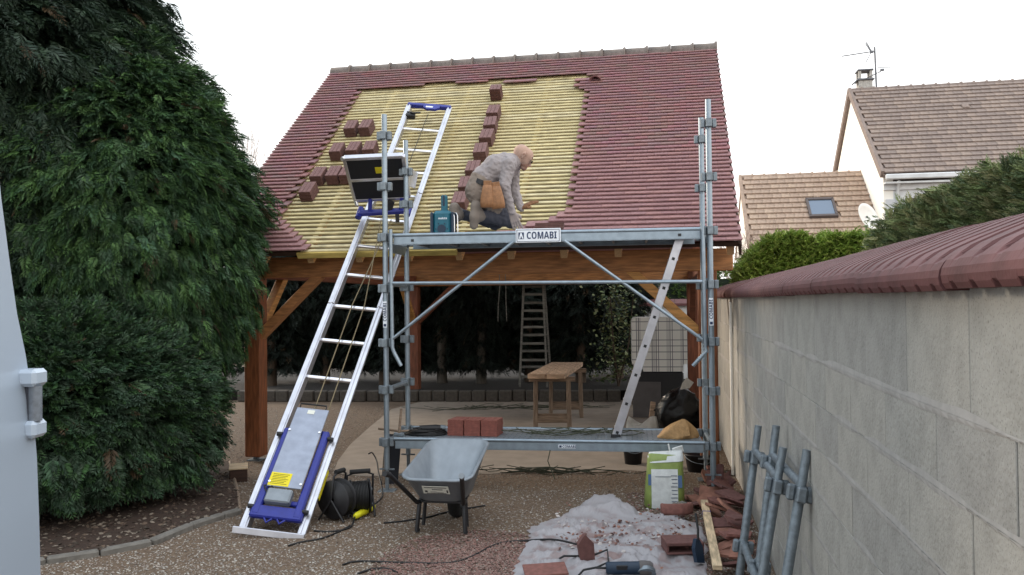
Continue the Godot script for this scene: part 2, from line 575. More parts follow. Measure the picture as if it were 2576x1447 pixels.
func cloud(called: String, mesh: Mesh, mt: Material, xfs: Array, cols: Array, parent: Node = self) -> MultiMeshInstance3D:
	var mm := MultiMesh.new()
	mm.transform_format = MultiMesh.TRANSFORM_3D
	mm.use_colors = true
	mm.mesh = mesh
	mm.instance_count = xfs.size()
	for i in xfs.size():
		mm.set_instance_transform(i, xfs[i])
		mm.set_instance_color(i, cols[i])
	var o := MultiMeshInstance3D.new()
	o.name = part_name(called, parent)
	o.multimesh = mm
	o.material_override = mt
	parent.add_child(o, true)
	return o

func scatter_stones(called: String, where: Callable, keep: Callable, count: int, lo: float, hi: float, cols: Array, dy: float) -> void:
	if not T.has("stone_mesh"): T.stone_mesh = stone_mesh()
	var xfs := []
	var cc := []
	for i in count:
		var p: Vector3 = where.call()
		if not keep.call(p): continue
		var r := lerpf(lo, hi, pow(rng.randf(), 2.2))
		var b := Basis.from_euler(Vector3(rng.randf_range(-0.4, 0.4), rng.randf() * TAU, rng.randf_range(-0.4, 0.4))).scaled_local(Vector3(r * rng.randf_range(0.8, 1.3), r * rng.randf_range(0.6, 1.0), r))
		xfs.append(Transform3D(b, gp(p.x, p.z, dy)))
		var c: Color = cols[rng.randi() % cols.size()]
		cc.append(c * rng.randf_range(1.0, 1.30))
	var o := cloud(called, T.stone_mesh, M.stone, xfs, cc)
	o.set_meta("kind", "stuff")
	tag(o, {"gravel": "loose pale gravel spread over the yard", "tile_dust": "dark red tile dust and grit on the gravel left of the white sheet", "tile_chips": "small red tile chips between the white sheet and the wall", "bark_litter": "dark bark litter on the soil under the conifers"}[called], {"gravel": "gravel", "tile_dust": "dust", "tile_chips": "rubble", "bark_litter": "bark litter"}[called])

# ---------------------------------------------------------------- carport
const CW := 5.703
const CHE := 2.332
const CHR := 5.305
const CRUN := 3.705
const NC := 58
var c_al := atan2(CHR - CHE, CRUN)
var c_len := Vector2(CRUN, CHR - CHE).length()
var c_pitch := Vector2(CRUN, CHR - CHE).length() / NC

func roof(x: float, s: float, n: float) -> Vector3:
	return Vector3(x, CHE + s * sin(c_al) + n * cos(c_al), -s * cos(c_al) + n * sin(c_al))

func roof_basis() -> Basis:
	return Basis(Vector3.RIGHT, Vector3(0, cos(c_al), sin(c_al)), Vector3(0, -sin(c_al), cos(c_al)))

func carport_xf() -> Transform3D:
	return Transform3D(Basis(Vector3.UP, -YAW), Vector3(-3.381, -0.045, -9.198))

func open_l(c: int) -> float: return 0.63 + (0.077 * (8 - c) if c < 8 else (0.077 if c % 2 else 0.0))
func open_r(c: int) -> float: return 4.03 - (0.15 * (7 - c) if c < 7 else (0.077 if c % 2 else 0.0))

func make_carport() -> void:
	var cp := thing("carport", "open timber carport with half tiled dark red pitched roof", "carport")
	cp.transform = carport_xf()
	var rb := roof_basis()
	var s := S()
	# posts, plates, braces
	var pz := [-0.63, -2.0 * CRUN + 0.63]
	for z in pz:
		for x in [0.31, CW - 0.31]:
			s = S()
			bx(s, Vector3(x, 1.07, z), Vector3(0.19, 2.04, 0.19), 0.008)
			var post := put("post", s, M.oak_post if z > -2.0 else M.oak_red_post, cp)
			s = S()
			bx(s, Vector3(x, 0.045, z), Vector3(0.05, 0.085, 0.05))
			bx(s, Vector3(x, 0.006, z), Vector3(0.16, 0.012, 0.16))
			put("post_shoe", s, M.zinc_dull, post)
		s = S()
		bx(s, Vector3(CW / 2, 2.205, z), Vector3(CW - 0.1, 0.23, 0.16), 0.008)
		put("wall_plate", s, M.oak, cp)
		for sx in [-1.0, 1.0]:
			var px: float = CW / 2 + sx * (CW / 2 - 0.31)
			s = S()
			bar(s, Vector3(px - sx * 0.06, 1.42, z), Vector3(px - sx * 0.80, 2.12, z), 0.10, 0.12, 0.006, Vector3.BACK)
			put("brace", s, M.oak_yellow if sx > 0 and z > -2.0 else (M.oak if z > -2.0 else M.oak_red), cp)  # front right brace: the light on it is put into a yellower wood
			s = S()
			var dz := -1.0 if z > -2.0 else 1.0
			bar(s, Vector3(px, 1.44, z + dz * 0.06), Vector3(px, 2.12, z + dz * 0.72), 0.10, 0.10, 0.006, Vector3.RIGHT)
			put("brace", s, M.oak_yellow if sx < 0 else M.oak_red, cp)
	for x in [0.31, CW - 0.31]:
		s = S()
		bx(s, Vector3(x, 2.19, -CRUN), Vector3(0.15, 0.2, 2 * CRUN - 1.44), 0.006)
		put("side_beam", s, M.oak_red, cp)
		s = S()
		bx(s, Vector3(x, 3.2, -CRUN), Vector3(0.14, 1.9, 0.14), 0.006)
		put("king_post", s, M.oak_red_post, cp)
	s = S()
	bx(s, Vector3(CW / 2, CHR - 0.26, -CRUN), Vector3(CW - 0.2, 0.18, 0.12))
	put("ridge_beam", s, M.oak_red, cp)
	# rafters both ways
	for i in 11:
		var x := 0.1 + i * (CW - 0.2) / 10.0
		s = S()
		box(s, Transform3D(rb, roof(x, c_len * 0.5 + 0.025, -0.115)), Vector3(0.07, 0.15, c_len - 0.10), 0.004)
		var rf := put("rafter", s, M.oak_yellow, cp)
		s = S()
		box(s, Transform3D(rb, roof(x, 0.0735, -0.115)), Vector3(0.066, 0.146, 0.006))
		put("rafter_end", s, M.end_grain, rf)
	s = S()
	box(s, Transform3D(rb, roof(CW / 2, c_len * 0.5 + 0.05, -0.085)), Vector3(CW - 0.16, 0.014, c_len - 0.22))
	put("sheathing", s, M.sheathing, cp)
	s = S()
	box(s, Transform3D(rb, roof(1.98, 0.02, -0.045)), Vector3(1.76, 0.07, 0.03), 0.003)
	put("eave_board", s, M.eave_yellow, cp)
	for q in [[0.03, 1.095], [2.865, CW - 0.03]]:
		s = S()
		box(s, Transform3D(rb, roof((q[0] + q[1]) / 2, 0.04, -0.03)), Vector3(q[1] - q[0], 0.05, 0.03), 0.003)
		put("eave_board", s, M.dark_wood, cp)  # boards below the tiles: shade of the overhang put into the colour
	# back slope
	var bb := Basis(Vector3.UP, PI) * rb
	s = S()
	box(s, Transform3D(bb, Vector3(CW / 2, (CHE + CHR) / 2 - 0.02, -1.5 * CRUN)), Vector3(CW, 0.09, c_len))
	put("back_slope", s, M.tile1, cp)
	for x in [0.012, CW - 0.012]:
		s = S()
		box(s, Transform3D(rb, roof(x, c_len * 0.5, -0.085)), Vector3(0.022, 0.13, c_len - 0.02))
		put("verge_board", s, M.dark_wood, cp)
	# battens where the roof is still open
	var bm: Array = [M.batten0, M.batten1, M.batten2]
	for c in range(0, 51):
		var x0 := open_l(c) - 0.1
		var x1 := open_r(c) + 0.1
		s = S()
		box(s, Transform3D(rb * Basis(Vector3.UP, rng.randf_range(-0.0012, 0.0012)), roof((x0 + x1) / 2, (c + 0.55) * c_pitch + rng.randf_range(-0.003, 0.003), -0.010)), Vector3(x1 - x0, 0.020, 0.038), 0.002)
		put("batten", s, bm[rng.randi() % 3], cp)
	for i in range(1, 8):      # counter battens over the rafters
		var x := 0.1 + i * (CW - 0.2) / 10.0
		s = S()
		box(s, Transform3D(rb, roof(x, c_len * 0.46, -0.0258)), Vector3(0.06, 0.010, c_len * 0.86))
		put("counter_batten", s, bm[i % 3], cp)
	# tiles
	var w := CW / 37.0
	var full := S()
	bx(full, Vector3.ZERO, Vector3(w - 0.0015, 0.016, 0.17), 0.0015)
	full.generate_normals()
	var fm := full.commit()
	full = S()
	bx(full, Vector3.ZERO, Vector3(w * 0.5 - 0.0015, 0.016, 0.17), 0.0015)
	full.generate_normals()
	var hm := full.commit()
	var spots := []
	var up_to := carport_xf()
	for c in NC:
		var odd := c % 2 == 1
		var xs := []
		if odd:
			xs.append([w * 0.25, true])
			for i in 36: xs.append([w * (i + 1), false])
			xs.append([CW - w * 0.25 - 0.0, true])
		else:
			for i in 37: xs.append([w * (i + 0.5), false])
		for q in xs:
			var x: float = q[0]
			var gap := x > open_l(c) and x < open_r(c) and c < 50
			if c == 49 and (x < 1.6 or (x > 2.1 and x < 2.5)): gap = false
			if c == 48 and x > 2.7 and x < 3.3: gap = false
			if c > 38 and c < 48 and x > 3.78 and x < 4.13 and c > 43: gap = false
			if gap: continue
			if odd and q[1] and x > 1.0: x -= 0.03
			var tilt := -asin(0.048 / 0.17) + rng.randf_range(-0.005, 0.005)
			var xf := Transform3D(rb * Basis(Vector3.RIGHT, tilt) * Basis(Vector3.UP, rng.randf_range(-0.006, 0.006)), roof(x, c * c_pitch - 0.02 + 0.085, 0.028 + rng.randf_range(-0.0012, 0.0012)))
			var wp := up_to * xf.origin
			var d := wp.distance_to(eye)
			if wp.x / -wp.z < -0.285: d += 6.0       # behind the conifers
			spots.append([d, xf, q[1]])
	spots.sort_custom(func(a, b): return a[0] < b[0])
	var rest := [[], []]
	var rc := [[], []]
	for i in spots.size():
		var q = spots[i]
		if i < 300: put_mesh("roof_tile", hm if q[2] else fm, M["tile%d" % (rng.randi() % 4)], cp, q[1])
		else:
			var k := 1 if q[2] else 0
			rest[k].append(q[1])
			rc[k].append(c8(153 + rng.randi_range(-7, 7), 113 + rng.randi_range(-4, 4), 114 + rng.randi_range(-3, 3)).srgb_to_linear())
	var tv := mat("tile_rest", Color.WHITE, 0.75, 0, "mottle", 2.3, "fine_n", 0.3)
	tv.vertex_color_use_as_albedo = true
	cloud("roof_tiles", fm, tv, rest[0], rc[0], cp).set_meta("kind", "stuff")
	cloud("half_tiles", hm, tv, rest[1], rc[1], cp).set_meta("kind", "stuff")
	# ridge
	for i in 18:
		var l := CW / 18.0
		s = S()
		var rx := Transform3D(Basis(Vector3(0, 0, 1), Vector3(1, 0, 0), Vector3(0, 1, 0)), Vector3(i * l + 0.002, CHR - 0.03, -CRUN + 0.01))
		lathe(s, rx, [Vector2(0.088, 0), Vector2(0.103, 0.0), Vector2(0.103, l - 0.06), Vector2(0.106, l - 0.045), Vector2(0.128, l - 0.022), Vector2(0.122, l - 0.004), Vector2(0.09, l - 0.004)], 10, -0.25, PI + 0.25)
		put("ridge_tile", s, M.ridge, cp)
	# vent tile beside the open part
	s = S()
	var vb := Transform3D(rb * Basis(Vector3.RIGHT, PI / 2), roof(4.06, 46.3 * c_pitch, 0.035))
	lathe(s, vb, [Vector2(0.02, -0.14), Vector2(0.095, 0.0), Vector2(0.082, 0.0), Vector2(0.01, -0.12)], 12, PI, TAU)
	put("vent_tile", s, M.tile0, cp)

# ---------------------------------------------------------------- tile bundles
func make_bundle(h := 0.125, w := 0.15, l := 0.235, body: Material = null) -> Node3D:
	var o := Node3D.new()
	body = body if body else M.bundle
	var s := S()
	var n := int(round(h / 0.0135))
	for i in n:
		bx(s, Vector3(rng.randf_range(-0.002, 0.002), (i + 0.5) * h / n, rng.randf_range(-0.003, 0.003)), Vector3(w, h / n - 0.0012, l), 0.0015)
	put("stacked_tiles", s, body, o)
	s = S()
	for k in 3:
		bx(s, Vector3((k - 1) * w / 3.0, h + 0.004, 0), Vector3(w / 3.0 - 0.004, 0.008, l - 0.002), 0.002)
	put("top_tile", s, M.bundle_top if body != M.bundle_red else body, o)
	return o

func on_roof(x: float, y: float, up: float) -> Vector3:      # where a line of sight meets the plane at that height over the tiles, in carport axes
	var inv := carport_xf().affine_inverse()
	var o := inv * eye
	var d := inv.basis * ray(x, y)
	var n := Vector3(0, cos(c_al), sin(c_al))
	var p0 := roof(0, 0, up)
	return o + d * ((p0 - o).dot(n) / d.dot(n))

func make_bundles() -> void:
	var rb := roof_basis()
	var list := [
		[881.5, 346, 0, "left block of the pair of stacked roof tiles highest on the left battens"], [919, 344, 0, "right block of the pair of stacked roof tiles highest on the left battens"],
		[846, 405, 0, "left block in the row of three tile stacks under the highest pair"], [888, 402, 0, "middle block in the row of three tile stacks above the hoist tray"], [929, 400, 0, "right block in the row of three tile stacks just above the hoist tray"],
		[799, 468, 0, "left block in the lower row of three tile stacks left of the hoist tray"], [838, 466, 0, "middle block in the lower row of three tile stacks left of the hoist tray"], [872, 465, 0, "stack of roof tiles half hidden behind the left rim of the hoist tray"],
		[772, 508, 0, "single stack of roof tiles lowest on the left of the battens"],
		[1247, 257, 0, "dark stack of roof tiles at the top of the middle column"],
		[1237, 285, 1, "second stack from the top in the middle column of roof tiles"], [1229, 315.5, 1, "third stack from the top in the middle column of roof tiles"], [1220, 347.5, 1, "fourth stack from the top in the middle column of roof tiles"],
		[1204, 384, 1, "fifth stack in the middle column of tiles, just up from the worker's back"], [1185, 430, 1, "tile stack in the middle column touching the worker's back"], [1167, 471, 1, "tile stack in the middle column beside the worker's waist"], [1151, 511, 1, "lowest tile stack of the middle column, behind the worker's boots"]]
	for i in list.size():
		var q = list[i]
		var dark: bool = i == 9
		var h := 0.16 if dark else 0.125
		var b := make_bundle(h, 0.155 if q[2] else 0.148, 0.15 if dark else 0.23, M.bundle_dark if dark else M.bundle)
		b.name = numbered("tile_bundle")
		add_child(b)
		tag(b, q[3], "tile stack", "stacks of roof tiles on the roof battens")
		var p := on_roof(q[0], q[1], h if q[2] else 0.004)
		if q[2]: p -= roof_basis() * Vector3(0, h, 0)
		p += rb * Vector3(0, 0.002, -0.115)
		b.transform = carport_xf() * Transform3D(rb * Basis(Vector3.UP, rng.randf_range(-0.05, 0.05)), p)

# ---------------------------------------------------------------- scaffold tower
const SC_YAW := 0.1396
func sc_xf() -> Transform3D: return Transform3D(Basis(Vector3.UP, -SC_YAW), Vector3(-1.166, 0.02, -7.80))

func cup(s: SurfaceTool, x: float, y: float, z: float) -> void:       # the welded pockets round a post
	for k in 4:
		var a := k * PI / 2
		var d := Vector3(cos(a), 0, sin(a))
		bx(s, Vector3(x, y, z) + d * 0.050, Vector3(0.036, 0.075, 0.05), 0.004, Vector3(0, -a, 0))
	tube(s, [Vector3(x, y - 0.036, z), Vector3(x, y + 0.036, z)], 0.031, 10)

func make_scaffold() -> void:
	var sc := thing("scaffold_tower", "galvanised steel scaffold tower with two decks in front of the carport", "scaffold")
	sc.transform = sc_xf()
	var L := 2.93
	var D := 0.75
	var tops := [3.47, 3.48, 3.37, 3.48]
	var s := S()
	for i in 4:
		var x := L if i % 2 else 0.0
		var z := -D if i >= 2 else 0.0
		s = S()
		tube(s, [Vector3(x, 0.20, z), Vector3(x, tops[i], z)], 0.0255, 12)
		var post := put("post", s, M.zinc, sc)
		s = S()
		for y in ([0.45, 0.93, 1.36, 1.86, 2.33, 2.80, 3.27] if i != 2 else [0.45, 0.93, 1.36, 1.88, 2.33, 2.72, 3.05]): cup(s, x, y, z)
		put("coupler", s, M.zinc_dull, post)
		s = S()
		tube(s, [Vector3(x, 0.0, z), Vector3(x, 0.22, z)], 0.018, 10)
		bx(s, Vector3(x, 0.004, z), Vector3(0.15, 0.008, 0.15))
		bx(s, Vector3(x, 0.20, z), Vector3(0.14, 0.014, 0.014))
		put("screw_jack", s, M.zinc_dull, post)
	# ledgers at the ends
	for x in [0.0, L]:
		for y in [0.45, 0.93, 1.9, 2.27]:
			if x > 1 and y == 0.93: continue
			s = S()
			tube(s, [Vector3(x, y, -0.05), Vector3(x, y, -D + 0.05)], 0.021, 10)
			put("end_tube", s, M.zinc, sc)
	# decks
	for k in 2:
		var y: float = [0.455, 2.325][k]
		var dk := Node3D.new()
		dk.name = part_name("deck", sc)
		sc.add_child(dk)
		for z in [0.0, -D + 0.02]:
			s = S()
			var zo: float = z + (0.0 if z == 0.0 else 0.02)
			bx(s, Vector3(L / 2, y - 0.025, zo), Vector3(L - 0.16, 0.07, 0.012), 0.002)
			tube(s, [Vector3(0.07, y + 0.022, zo), Vector3(L - 0.07, y + 0.022, zo)], 0.017, 10)
			bx(s, Vector3(L / 2, y - 0.062, zo + (-0.016 if z == 0.0 else 0.016)), Vector3(L - 0.16, 0.006, 0.04))
			put("side_rail", s, M.zinc, dk)
		if k == 1:
			s = S()
			for x in [0.26, L - 0.26]: bx(s, Vector3(x, y - 0.028, 0.0068), Vector3(0.028, 0.024, 0.002))
			put("slot", s, M.black, dk)
		for i in 9:
			s = S()
			var w := (L - 0.16) / 9.0
			bx(s, Vector3(0.08 + (i + 0.5) * w, y + 0.022, -D / 2), Vector3(w - 0.004, 0.006, D - 0.08), 0.001)
			bx(s, Vector3(0.08 + (i + 0.5) * w, y - 0.02, -D / 2), Vector3(0.02, 0.06, D - 0.1))
			put("deck_plate", s, M.zinc_deck, dk)
		if k == 0:      # raised anti-slip dimples
			s = S()
			for i in 58:
				for j in 7:
					bx(s, Vector3(0.14 + i * 0.0465, y + 0.0265, -0.12 - j * 0.088), Vector3(0.016, 0.004, 0.016), 0.0015)
			put("dimples", s, M.zinc_dull, dk).set_meta("kind", "stuff")
		else:
			for x in [0.02, L - 0.02]:
				s = S()
				prism(s, xf_at(Vector3(x, y - 0.13, -0.40), Vector3(0, PI / 2, 0)), [Vector2(-0.28, 0.09), Vector2(0.28, 0.09), Vector2(0.20, 0.0), Vector2(-0.20, 0.0)], 0.006)
				put("end_gusset", s, M.zinc, dk)
	# guard frame: two legs with bent feet, a rail and two diagonals meeting at the sign
	var gf := Node3D.new()
	gf.name = "guard_frame"
	sc.add_child(gf)
	var zf := 0.045
	for sx in [0, 1]:
		s = S()
		var x0 := 0.065 if sx == 0 else L - 0.065
		var dx := 0.09 if sx == 0 else -0.10
		tube(s, [Vector3(x0, 2.40, zf), Vector3(x0 + 0.004, 1.9, zf), Vector3(x0 + 0.008, 1.32, zf), Vector3(x0 + 0.02, 1.28, zf), Vector3(x0 + dx, 1.15, zf)], 0.0175, 10)
		put("leg", s, M.zinc, gf)
	s = S()
	tube(s, [Vector3(0.075, 1.905, zf), Vector3(L - 0.075, 1.885, zf)], 0.0165, 10)
	put("rail", s, M.zinc, gf)
	for sx in [0, 1]:
		s = S()
		tube(s, [Vector3(0.08 if sx == 0 else L - 0.08, 1.40 if sx == 0 else 1.38, zf), Vector3(1.20 if sx == 0 else 1.66, 2.262, zf)], 0.015, 10)
		put("diagonal", s, M.zinc, gf)
	# sign plate
	var sp := Node3D.new()
	sp.name = "sign_plate"
	sc.add_child(sp)
	sp.position = Vector3(1.425, 2.315, 0.05)
	s = S()
	bx(s, Vector3.ZERO, Vector3(0.405, 0.125, 0.01), 0.003)
	put("plate", s, M.sign_white, sp)
	s = S()
	for q in [[0, 0.052, 0.38, 0.004], [0, -0.052, 0.38, 0.004], [-0.19, 0, 0.004, 0.104], [0.19, 0, 0.004, 0.104]]:
		bx(s, Vector3(q[0], q[1], 0.0062), Vector3(q[2], q[3], 0.002))
	put("border", s, M.sign_navy, sp)
	words("lettering", "COMABI", 0.062, M.sign_navy, sp, Transform3D(Basis().scaled(Vector3(0.80, 1, 1)), Vector3(0.032, 0.0, 0.007)))
	s = S()
	bx(s, Vector3(-0.152, 0, 0.0065), Vector3(0.05, 0.06, 0.002))
	put("emblem", s, M.sign_navy, sp)
	s = S()
	prism(s, Transform3D(Basis(), Vector3(-0.152, 0, 0.0085)), [Vector2(-0.02, -0.026), Vector2(-0.008, -0.026), Vector2(0.0, 0.0), Vector2(0.010, -0.026), Vector2(0.021, -0.026), Vector2(0.004, 0.026), Vector2(-0.006, 0.026)], 0.002)
	put("emblem_letter", s, M.sign_white, sp)
	# stickers up the two front posts and on the lower deck
	for q in [[0.0, 1.62, PI / 2], [L, 1.62, PI / 2]]:
		var st := Node3D.new()
		st.name = part_name("sticker", sc)
		sc.add_child(st)
		st.transform = Transform3D(Basis(Vector3.BACK, q[2]), Vector3(q[0], q[1], 0.0262))
		s = S()
		bx(s, Vector3.ZERO, Vector3(0.24, 0.036, 0.003))
		put("backing", s, M.sign_white, st)
		words("lettering", "COMABI", 0.031, M.sign_navy, st, Transform3D(Basis(), Vector3(0.022, 0, 0.0025)))
		s = S()
		bx(s, Vector3(-0.098, 0, 0.0028), Vector3(0.024, 0.024, 0.002))
		put("emblem", s, M.sign_navy, st)
	var sd := Node3D.new()
	sd.name = part_name("sticker", sc)
	sc.add_child(sd)
	sd.position = Vector3(1.66, 0.43, 0.008)
	s = S()
	bx(s, Vector3.ZERO, Vector3(0.155, 0.032, 0.003))
	put("backing", s, M.sign_white, sd)
	words("lettering", "COMABI", 0.022, M.sign_navy, sd, Transform3D(Basis(), Vector3(0.018, 0, 0.0025)))
	s = S()
	bx(s, Vector3(-0.06, 0, 0.0028), Vector3(0.022, 0.02, 0.002))
	put("emblem", s, M.sign_navy, sd)
	# access ladder from the trapdoor to the lower deck
	var a := sc_xf().affine_inverse() * at(1711, 598, 7.58)
	var b := sc_xf().affine_inverse() * at(1549, 1105, 7.68)
	b.y = 0.485
	var off := sc_xf().basis.inverse() * (Vector3(0.166, 0, -1.0) * 0.36)
	var lad := thing("access_ladder", "slim aluminium ladder leaning between the two scaffold decks", "ladder")
	lad.transform = sc_xf()
	for k in 2:
		s = S()
		bar(s, a + off * k, b + off * k, 0.026, 0.076, 0.003, Vector3.RIGHT)
		var rail := put("rail", s, M.alu, lad)
		s = S()
		bar(s, b + off * k + Vector3(0, 0.03, 0), b + off * k, 0.034, 0.09, 0.004, Vector3.RIGHT)
		put("foot", s, M.black, rail)
	for i in 7:
		s = S()
		var p := a.lerp(b, 0.105 + i * 0.145)
		var ax := (b - a).normalized()
		bx(s, p + off * 0.5, Vector3(0.03, 0.03, 0.34), 0.002, Vector3(0, 0.14, 0))
		put("rung", s, M.alu_edge, lad)
		s = S()
		box(s, Transform3D(along(a, b, Vector3.RIGHT).basis, p + Vector3(0, 0, 0.0135)), Vector3(0.026, 0.026, 0.003))
		put("rung_hole", s, M.black, lad)

# ---------------------------------------------------------------- tile hoist
func make_hoist() -> void:
	var A := G(604, 1349) ; var B := G(757, 1346)
	A.y = gy(A.z); B.y = gy(B.z)
	var A2 := at(1035, 270, 10.95); var B2 := at(1126, 266, 10.75)
	var ho := thing("tile_hoist", "long aluminium ladder hoist with blue motor sled and raised tray", "hoist", (A + B) * 0.5)
	var o := ho.position
	var ax := ((A2 + B2) * 0.5 - (A + B) * 0.5).normalized()
	var side := (B - A).normalized()
	var nrm := side.cross(ax).normalized()
	side = ax.cross(nrm).normalized()
	var Lh := ((A2 + B2) * 0.5 - (A + B) * 0.5).length()
	# frame along the ladder: X across, Y up the rails, Z off the face
	var F := Node3D.new()
	ho.transform = Transform3D(Basis(side, ax, nrm), o)
	var hw := A.distance_to(B) * 0.5
	var hw2 := A2.distance_to(B2) * 0.5
	F.free()
	var s := S()
	for sx in [-1.0, 1.0]:
		var p0 := Vector3(sx * hw, 0.02, 0)
		var p1 := Vector3(sx * hw2, Lh, 0)
		for k in 3:
			var q0 := p0.lerp(p1, [0.0, 0.40, 0.70][k])
			var q1 := p0.lerp(p1, [0.398, 0.698, 1.0][k])
			s = S()
			bar(s, q0, q1, 0.028, 0.062, 0.003, Vector3.RIGHT)                                   # web facing us
			bar(s, q0 + Vector3(-sx * 0.024, 0, -0.045), q1 + Vector3(-sx * 0.024, 0, -0.045), 0.075, 0.008, 0.002, Vector3.RIGHT)
			bar(s, q0 + Vector3(-sx * 0.010, 0, 0.018), q1 + Vector3(-sx * 0.010, 0, 0.018), 0.012, 0.018, 0.002, Vector3.RIGHT)
			var rl := put("rail", s, M.alu, ho)
			if k == 0 and sx > 0:
				s = S()
				var m0 := p0.lerp(p1, 0.055)
				bar(s, m0 + Vector3(0.0335, 0, -0.02), p0.lerp(p1, 0.098) + Vector3(0.0335, 0, -0.02), 0.04, 0.002, 0.0, Vector3.RIGHT)
				put("yellow_sticker", s, M.label_yellow, rl)
	for i in 10:
		var t := 0.255 + i * 0.0735 if i < 10 else 0.03 + (i - 10) * 0.07
		if t > 0.98: continue
		var p := Vector3(0, t * Lh, -0.03)
		var w := lerpf(hw, hw2, t)
		s = S()
		box(s, xf_at(p), Vector3(2 * w - 0.03, 0.032, 0.03), 0.005)
		put("rung", s, M.alu_edge, ho)
	# head with the pulley guard
	s = S()
	bx(s, Vector3(0, Lh, 0), Vector3(2 * hw2 + 0.04, 0.055, 0.06), 0.008)
	put("head_bar", s, M.lift_blue, ho)
	s = S()
	prism(s, Transform3D(Basis(), Vector3(0.04, Lh - 0.075, 0.035)), [Vector2(-0.10, 0.05), Vector2(0.11, 0.05), Vector2(0.11, -0.02), Vector2(0.06, -0.06), Vector2(-0.05, -0.06), Vector2(-0.10, -0.02)], 0.03)
	var pg := put("pulley_guard", s, M.lift_blue, ho)
	s = S()
	bx(s, Vector3(0.02, Lh - 0.09, 0.0515), Vector3(0.09, 0.03, 0.002))
	put("sticker", s, M.sign_white, pg)
	s = S()
	bx(s, Vector3(-hw2 + 0.07, Lh - 0.26, 0.0), Vector3(0.12, 0.06, 0.07), 0.01)
	tube(s, [Vector3(-hw2 + 0.02, Lh - 0.2, 0.02), Vector3(-hw2 + 0.1, Lh - 0.26, 0.05), Vector3(-hw2 + 0.19, Lh - 0.21, 0.03)], 0.012, 6)
	put("limit_switch", s, M.black, ho)
	s = S()
	bx(s, Vector3(0, -0.02, 0.06), Vector3(2 * hw + 0.1, 0.05, 0.02), 0.004, Vector3(0.7, 0, 0))
	put("foot_plate", s, M.alu, ho)
	# the ropes
	for q in [[-0.03, 0.04], [0.09, -0.07]]:
		s = S()
		tube(s, [Vector3(q[0] + 0.02, 0.17 * Lh, 0.03), Vector3(q[0], 0.4 * Lh, 0.015), Vector3(q[1], 0.62 * Lh, 0.0)], 0.0055, 6)
		put("rope", s, M.rope, ho)
	s = S()
	tube(s, [Vector3(0.0, 0.68 * Lh, 0.0), Vector3(0.02, 0.97 * Lh, 0.0)], 0.004, 6)
	put("rope", s, M.cable, ho)
	# motor sled at the foot
	var sl := Node3D.new()
	sl.name = "motor_sled"
	ho.add_child(sl)
	sl.position = Vector3(0.0, -0.09, 0.035)
	sl.scale = Vector3(1, 0.8, 1)
	var w0 := hw - 0.045
	s = S()
	for sx in [-1.0, 1.0]: bar(s, Vector3(sx * (w0 - 0.02), 0.28, 0.0), Vector3(sx * (w0 - 0.02), 1.30, 0.0), 0.055, 0.06, 0.01, Vector3.RIGHT)
	bx(s, Vector3(0, 0.32, 0.0), Vector3(2 * w0 + 0.05, 0.13, 0.05), 0.012)
	bx(s, Vector3(0, 0.45, -0.02), Vector3(2 * w0 - 0.04, 0.05, 0.04), 0.008)
	bx(s, Vector3(0, 1.30, -0.01), Vector3(2 * w0, 0.04, 0.04), 0.008)
	for sx in [-1.0, 1.0]: tube(s, [Vector3(sx * (w0 - 0.1), 0.25, 0.01), Vector3(sx * (w0 - 0.13), 0.20, 0.02), Vector3(sx * (w0 - 0.16), 0.25, 0.01)], 0.01, 6)
	put("frame", s, M.lift_blue, sl)
	s = S()
	bx(s, Vector3(-0.005, 1.06, 0.045), Vector3(2 * w0 - 0.085, 0.98, 0.012), 0.004)
	put("cover_plate", s, M.plate_steel, sl)
	s = S()
	bx(s, Vector3(-0.02, 0.475, 0.03), Vector3(0.20, 0.15, 0.07), 0.012)
	put("gearbox", s, M.barrow, sl)
	s = S()
	bx(s, Vector3(-0.055, 0.655, 0.0525), Vector3(0.165, 0.15, 0.002))
	put("warning_label", s, M.label_yellow, sl)
	s = S()
	for i in 7: bx(s, Vector3(-0.055 - 0.006 * (i % 3), 0.71 - i * 0.018, 0.0545), Vector3(0.13 - 0.012 * (i % 3), 0.004, 0.0012))
	put("label_print", s, M.label_ink, sl)
	s = S()
	bx(s, Vector3(-0.01, 1.50, 0.0525), Vector3(0.06, 0.05, 0.002))
	put("maker_label", s, M.paper, sl)
	s = S()
	for q in [[-0.13, 0.62], [0.12, 0.62], [-0.13, 1.25], [0.12, 1.25]]: tube(s, [Vector3(q[0], q[1], 0.05), Vector3(q[0], q[1], 0.06)], 0.011, 8)
	put("bolt", s, M.chrome, sl)
	s = S()
	tube(s, [Vector3(-w0 + 0.06, 1.53, 0.03), Vector3(-w0 + 0.06, 1.60, 0.05), Vector3(w0 - 0.08, 1.60, 0.05), Vector3(w0 - 0.08, 1.53, 0.03)], 0.008, 6)
	put("lift_handle", s, M.black, sl)
	s = S()
	for sx in [-1.0, 1.0]:
		for y in [0.36, 1.22]: tube(s, [Vector3(sx * (w0 + 0.01), y, 0.01), Vector3(sx * (w0 + 0.055), y, 0.01)], 0.022, 10)
	put("roller", s, M.black, sl)
	s = S()
	tube(s, [Vector3(-0.13, 0.52, 0.03), Vector3(-0.16, 0.57, 0.05), Vector3(-0.12, 0.60, 0.04), Vector3(-0.08, 0.55, 0.05), Vector3(-0.1, 0.5, 0.04)], 0.008, 6)
	put("hose", s, M.black, sl)
	# carriage with the tilted tray
	var ca := Node3D.new()
	ca.name = "carriage"
	ho.add_child(ca)
	var inv := ho.transform.affine_inverse()
	var c0 := inv * at(903, 537, 9.02)
	var c1 := inv * at(1026, 530, 8.98)
	s = S()
	bar(s, c0, c1, 0.055, 0.06, 0.01)
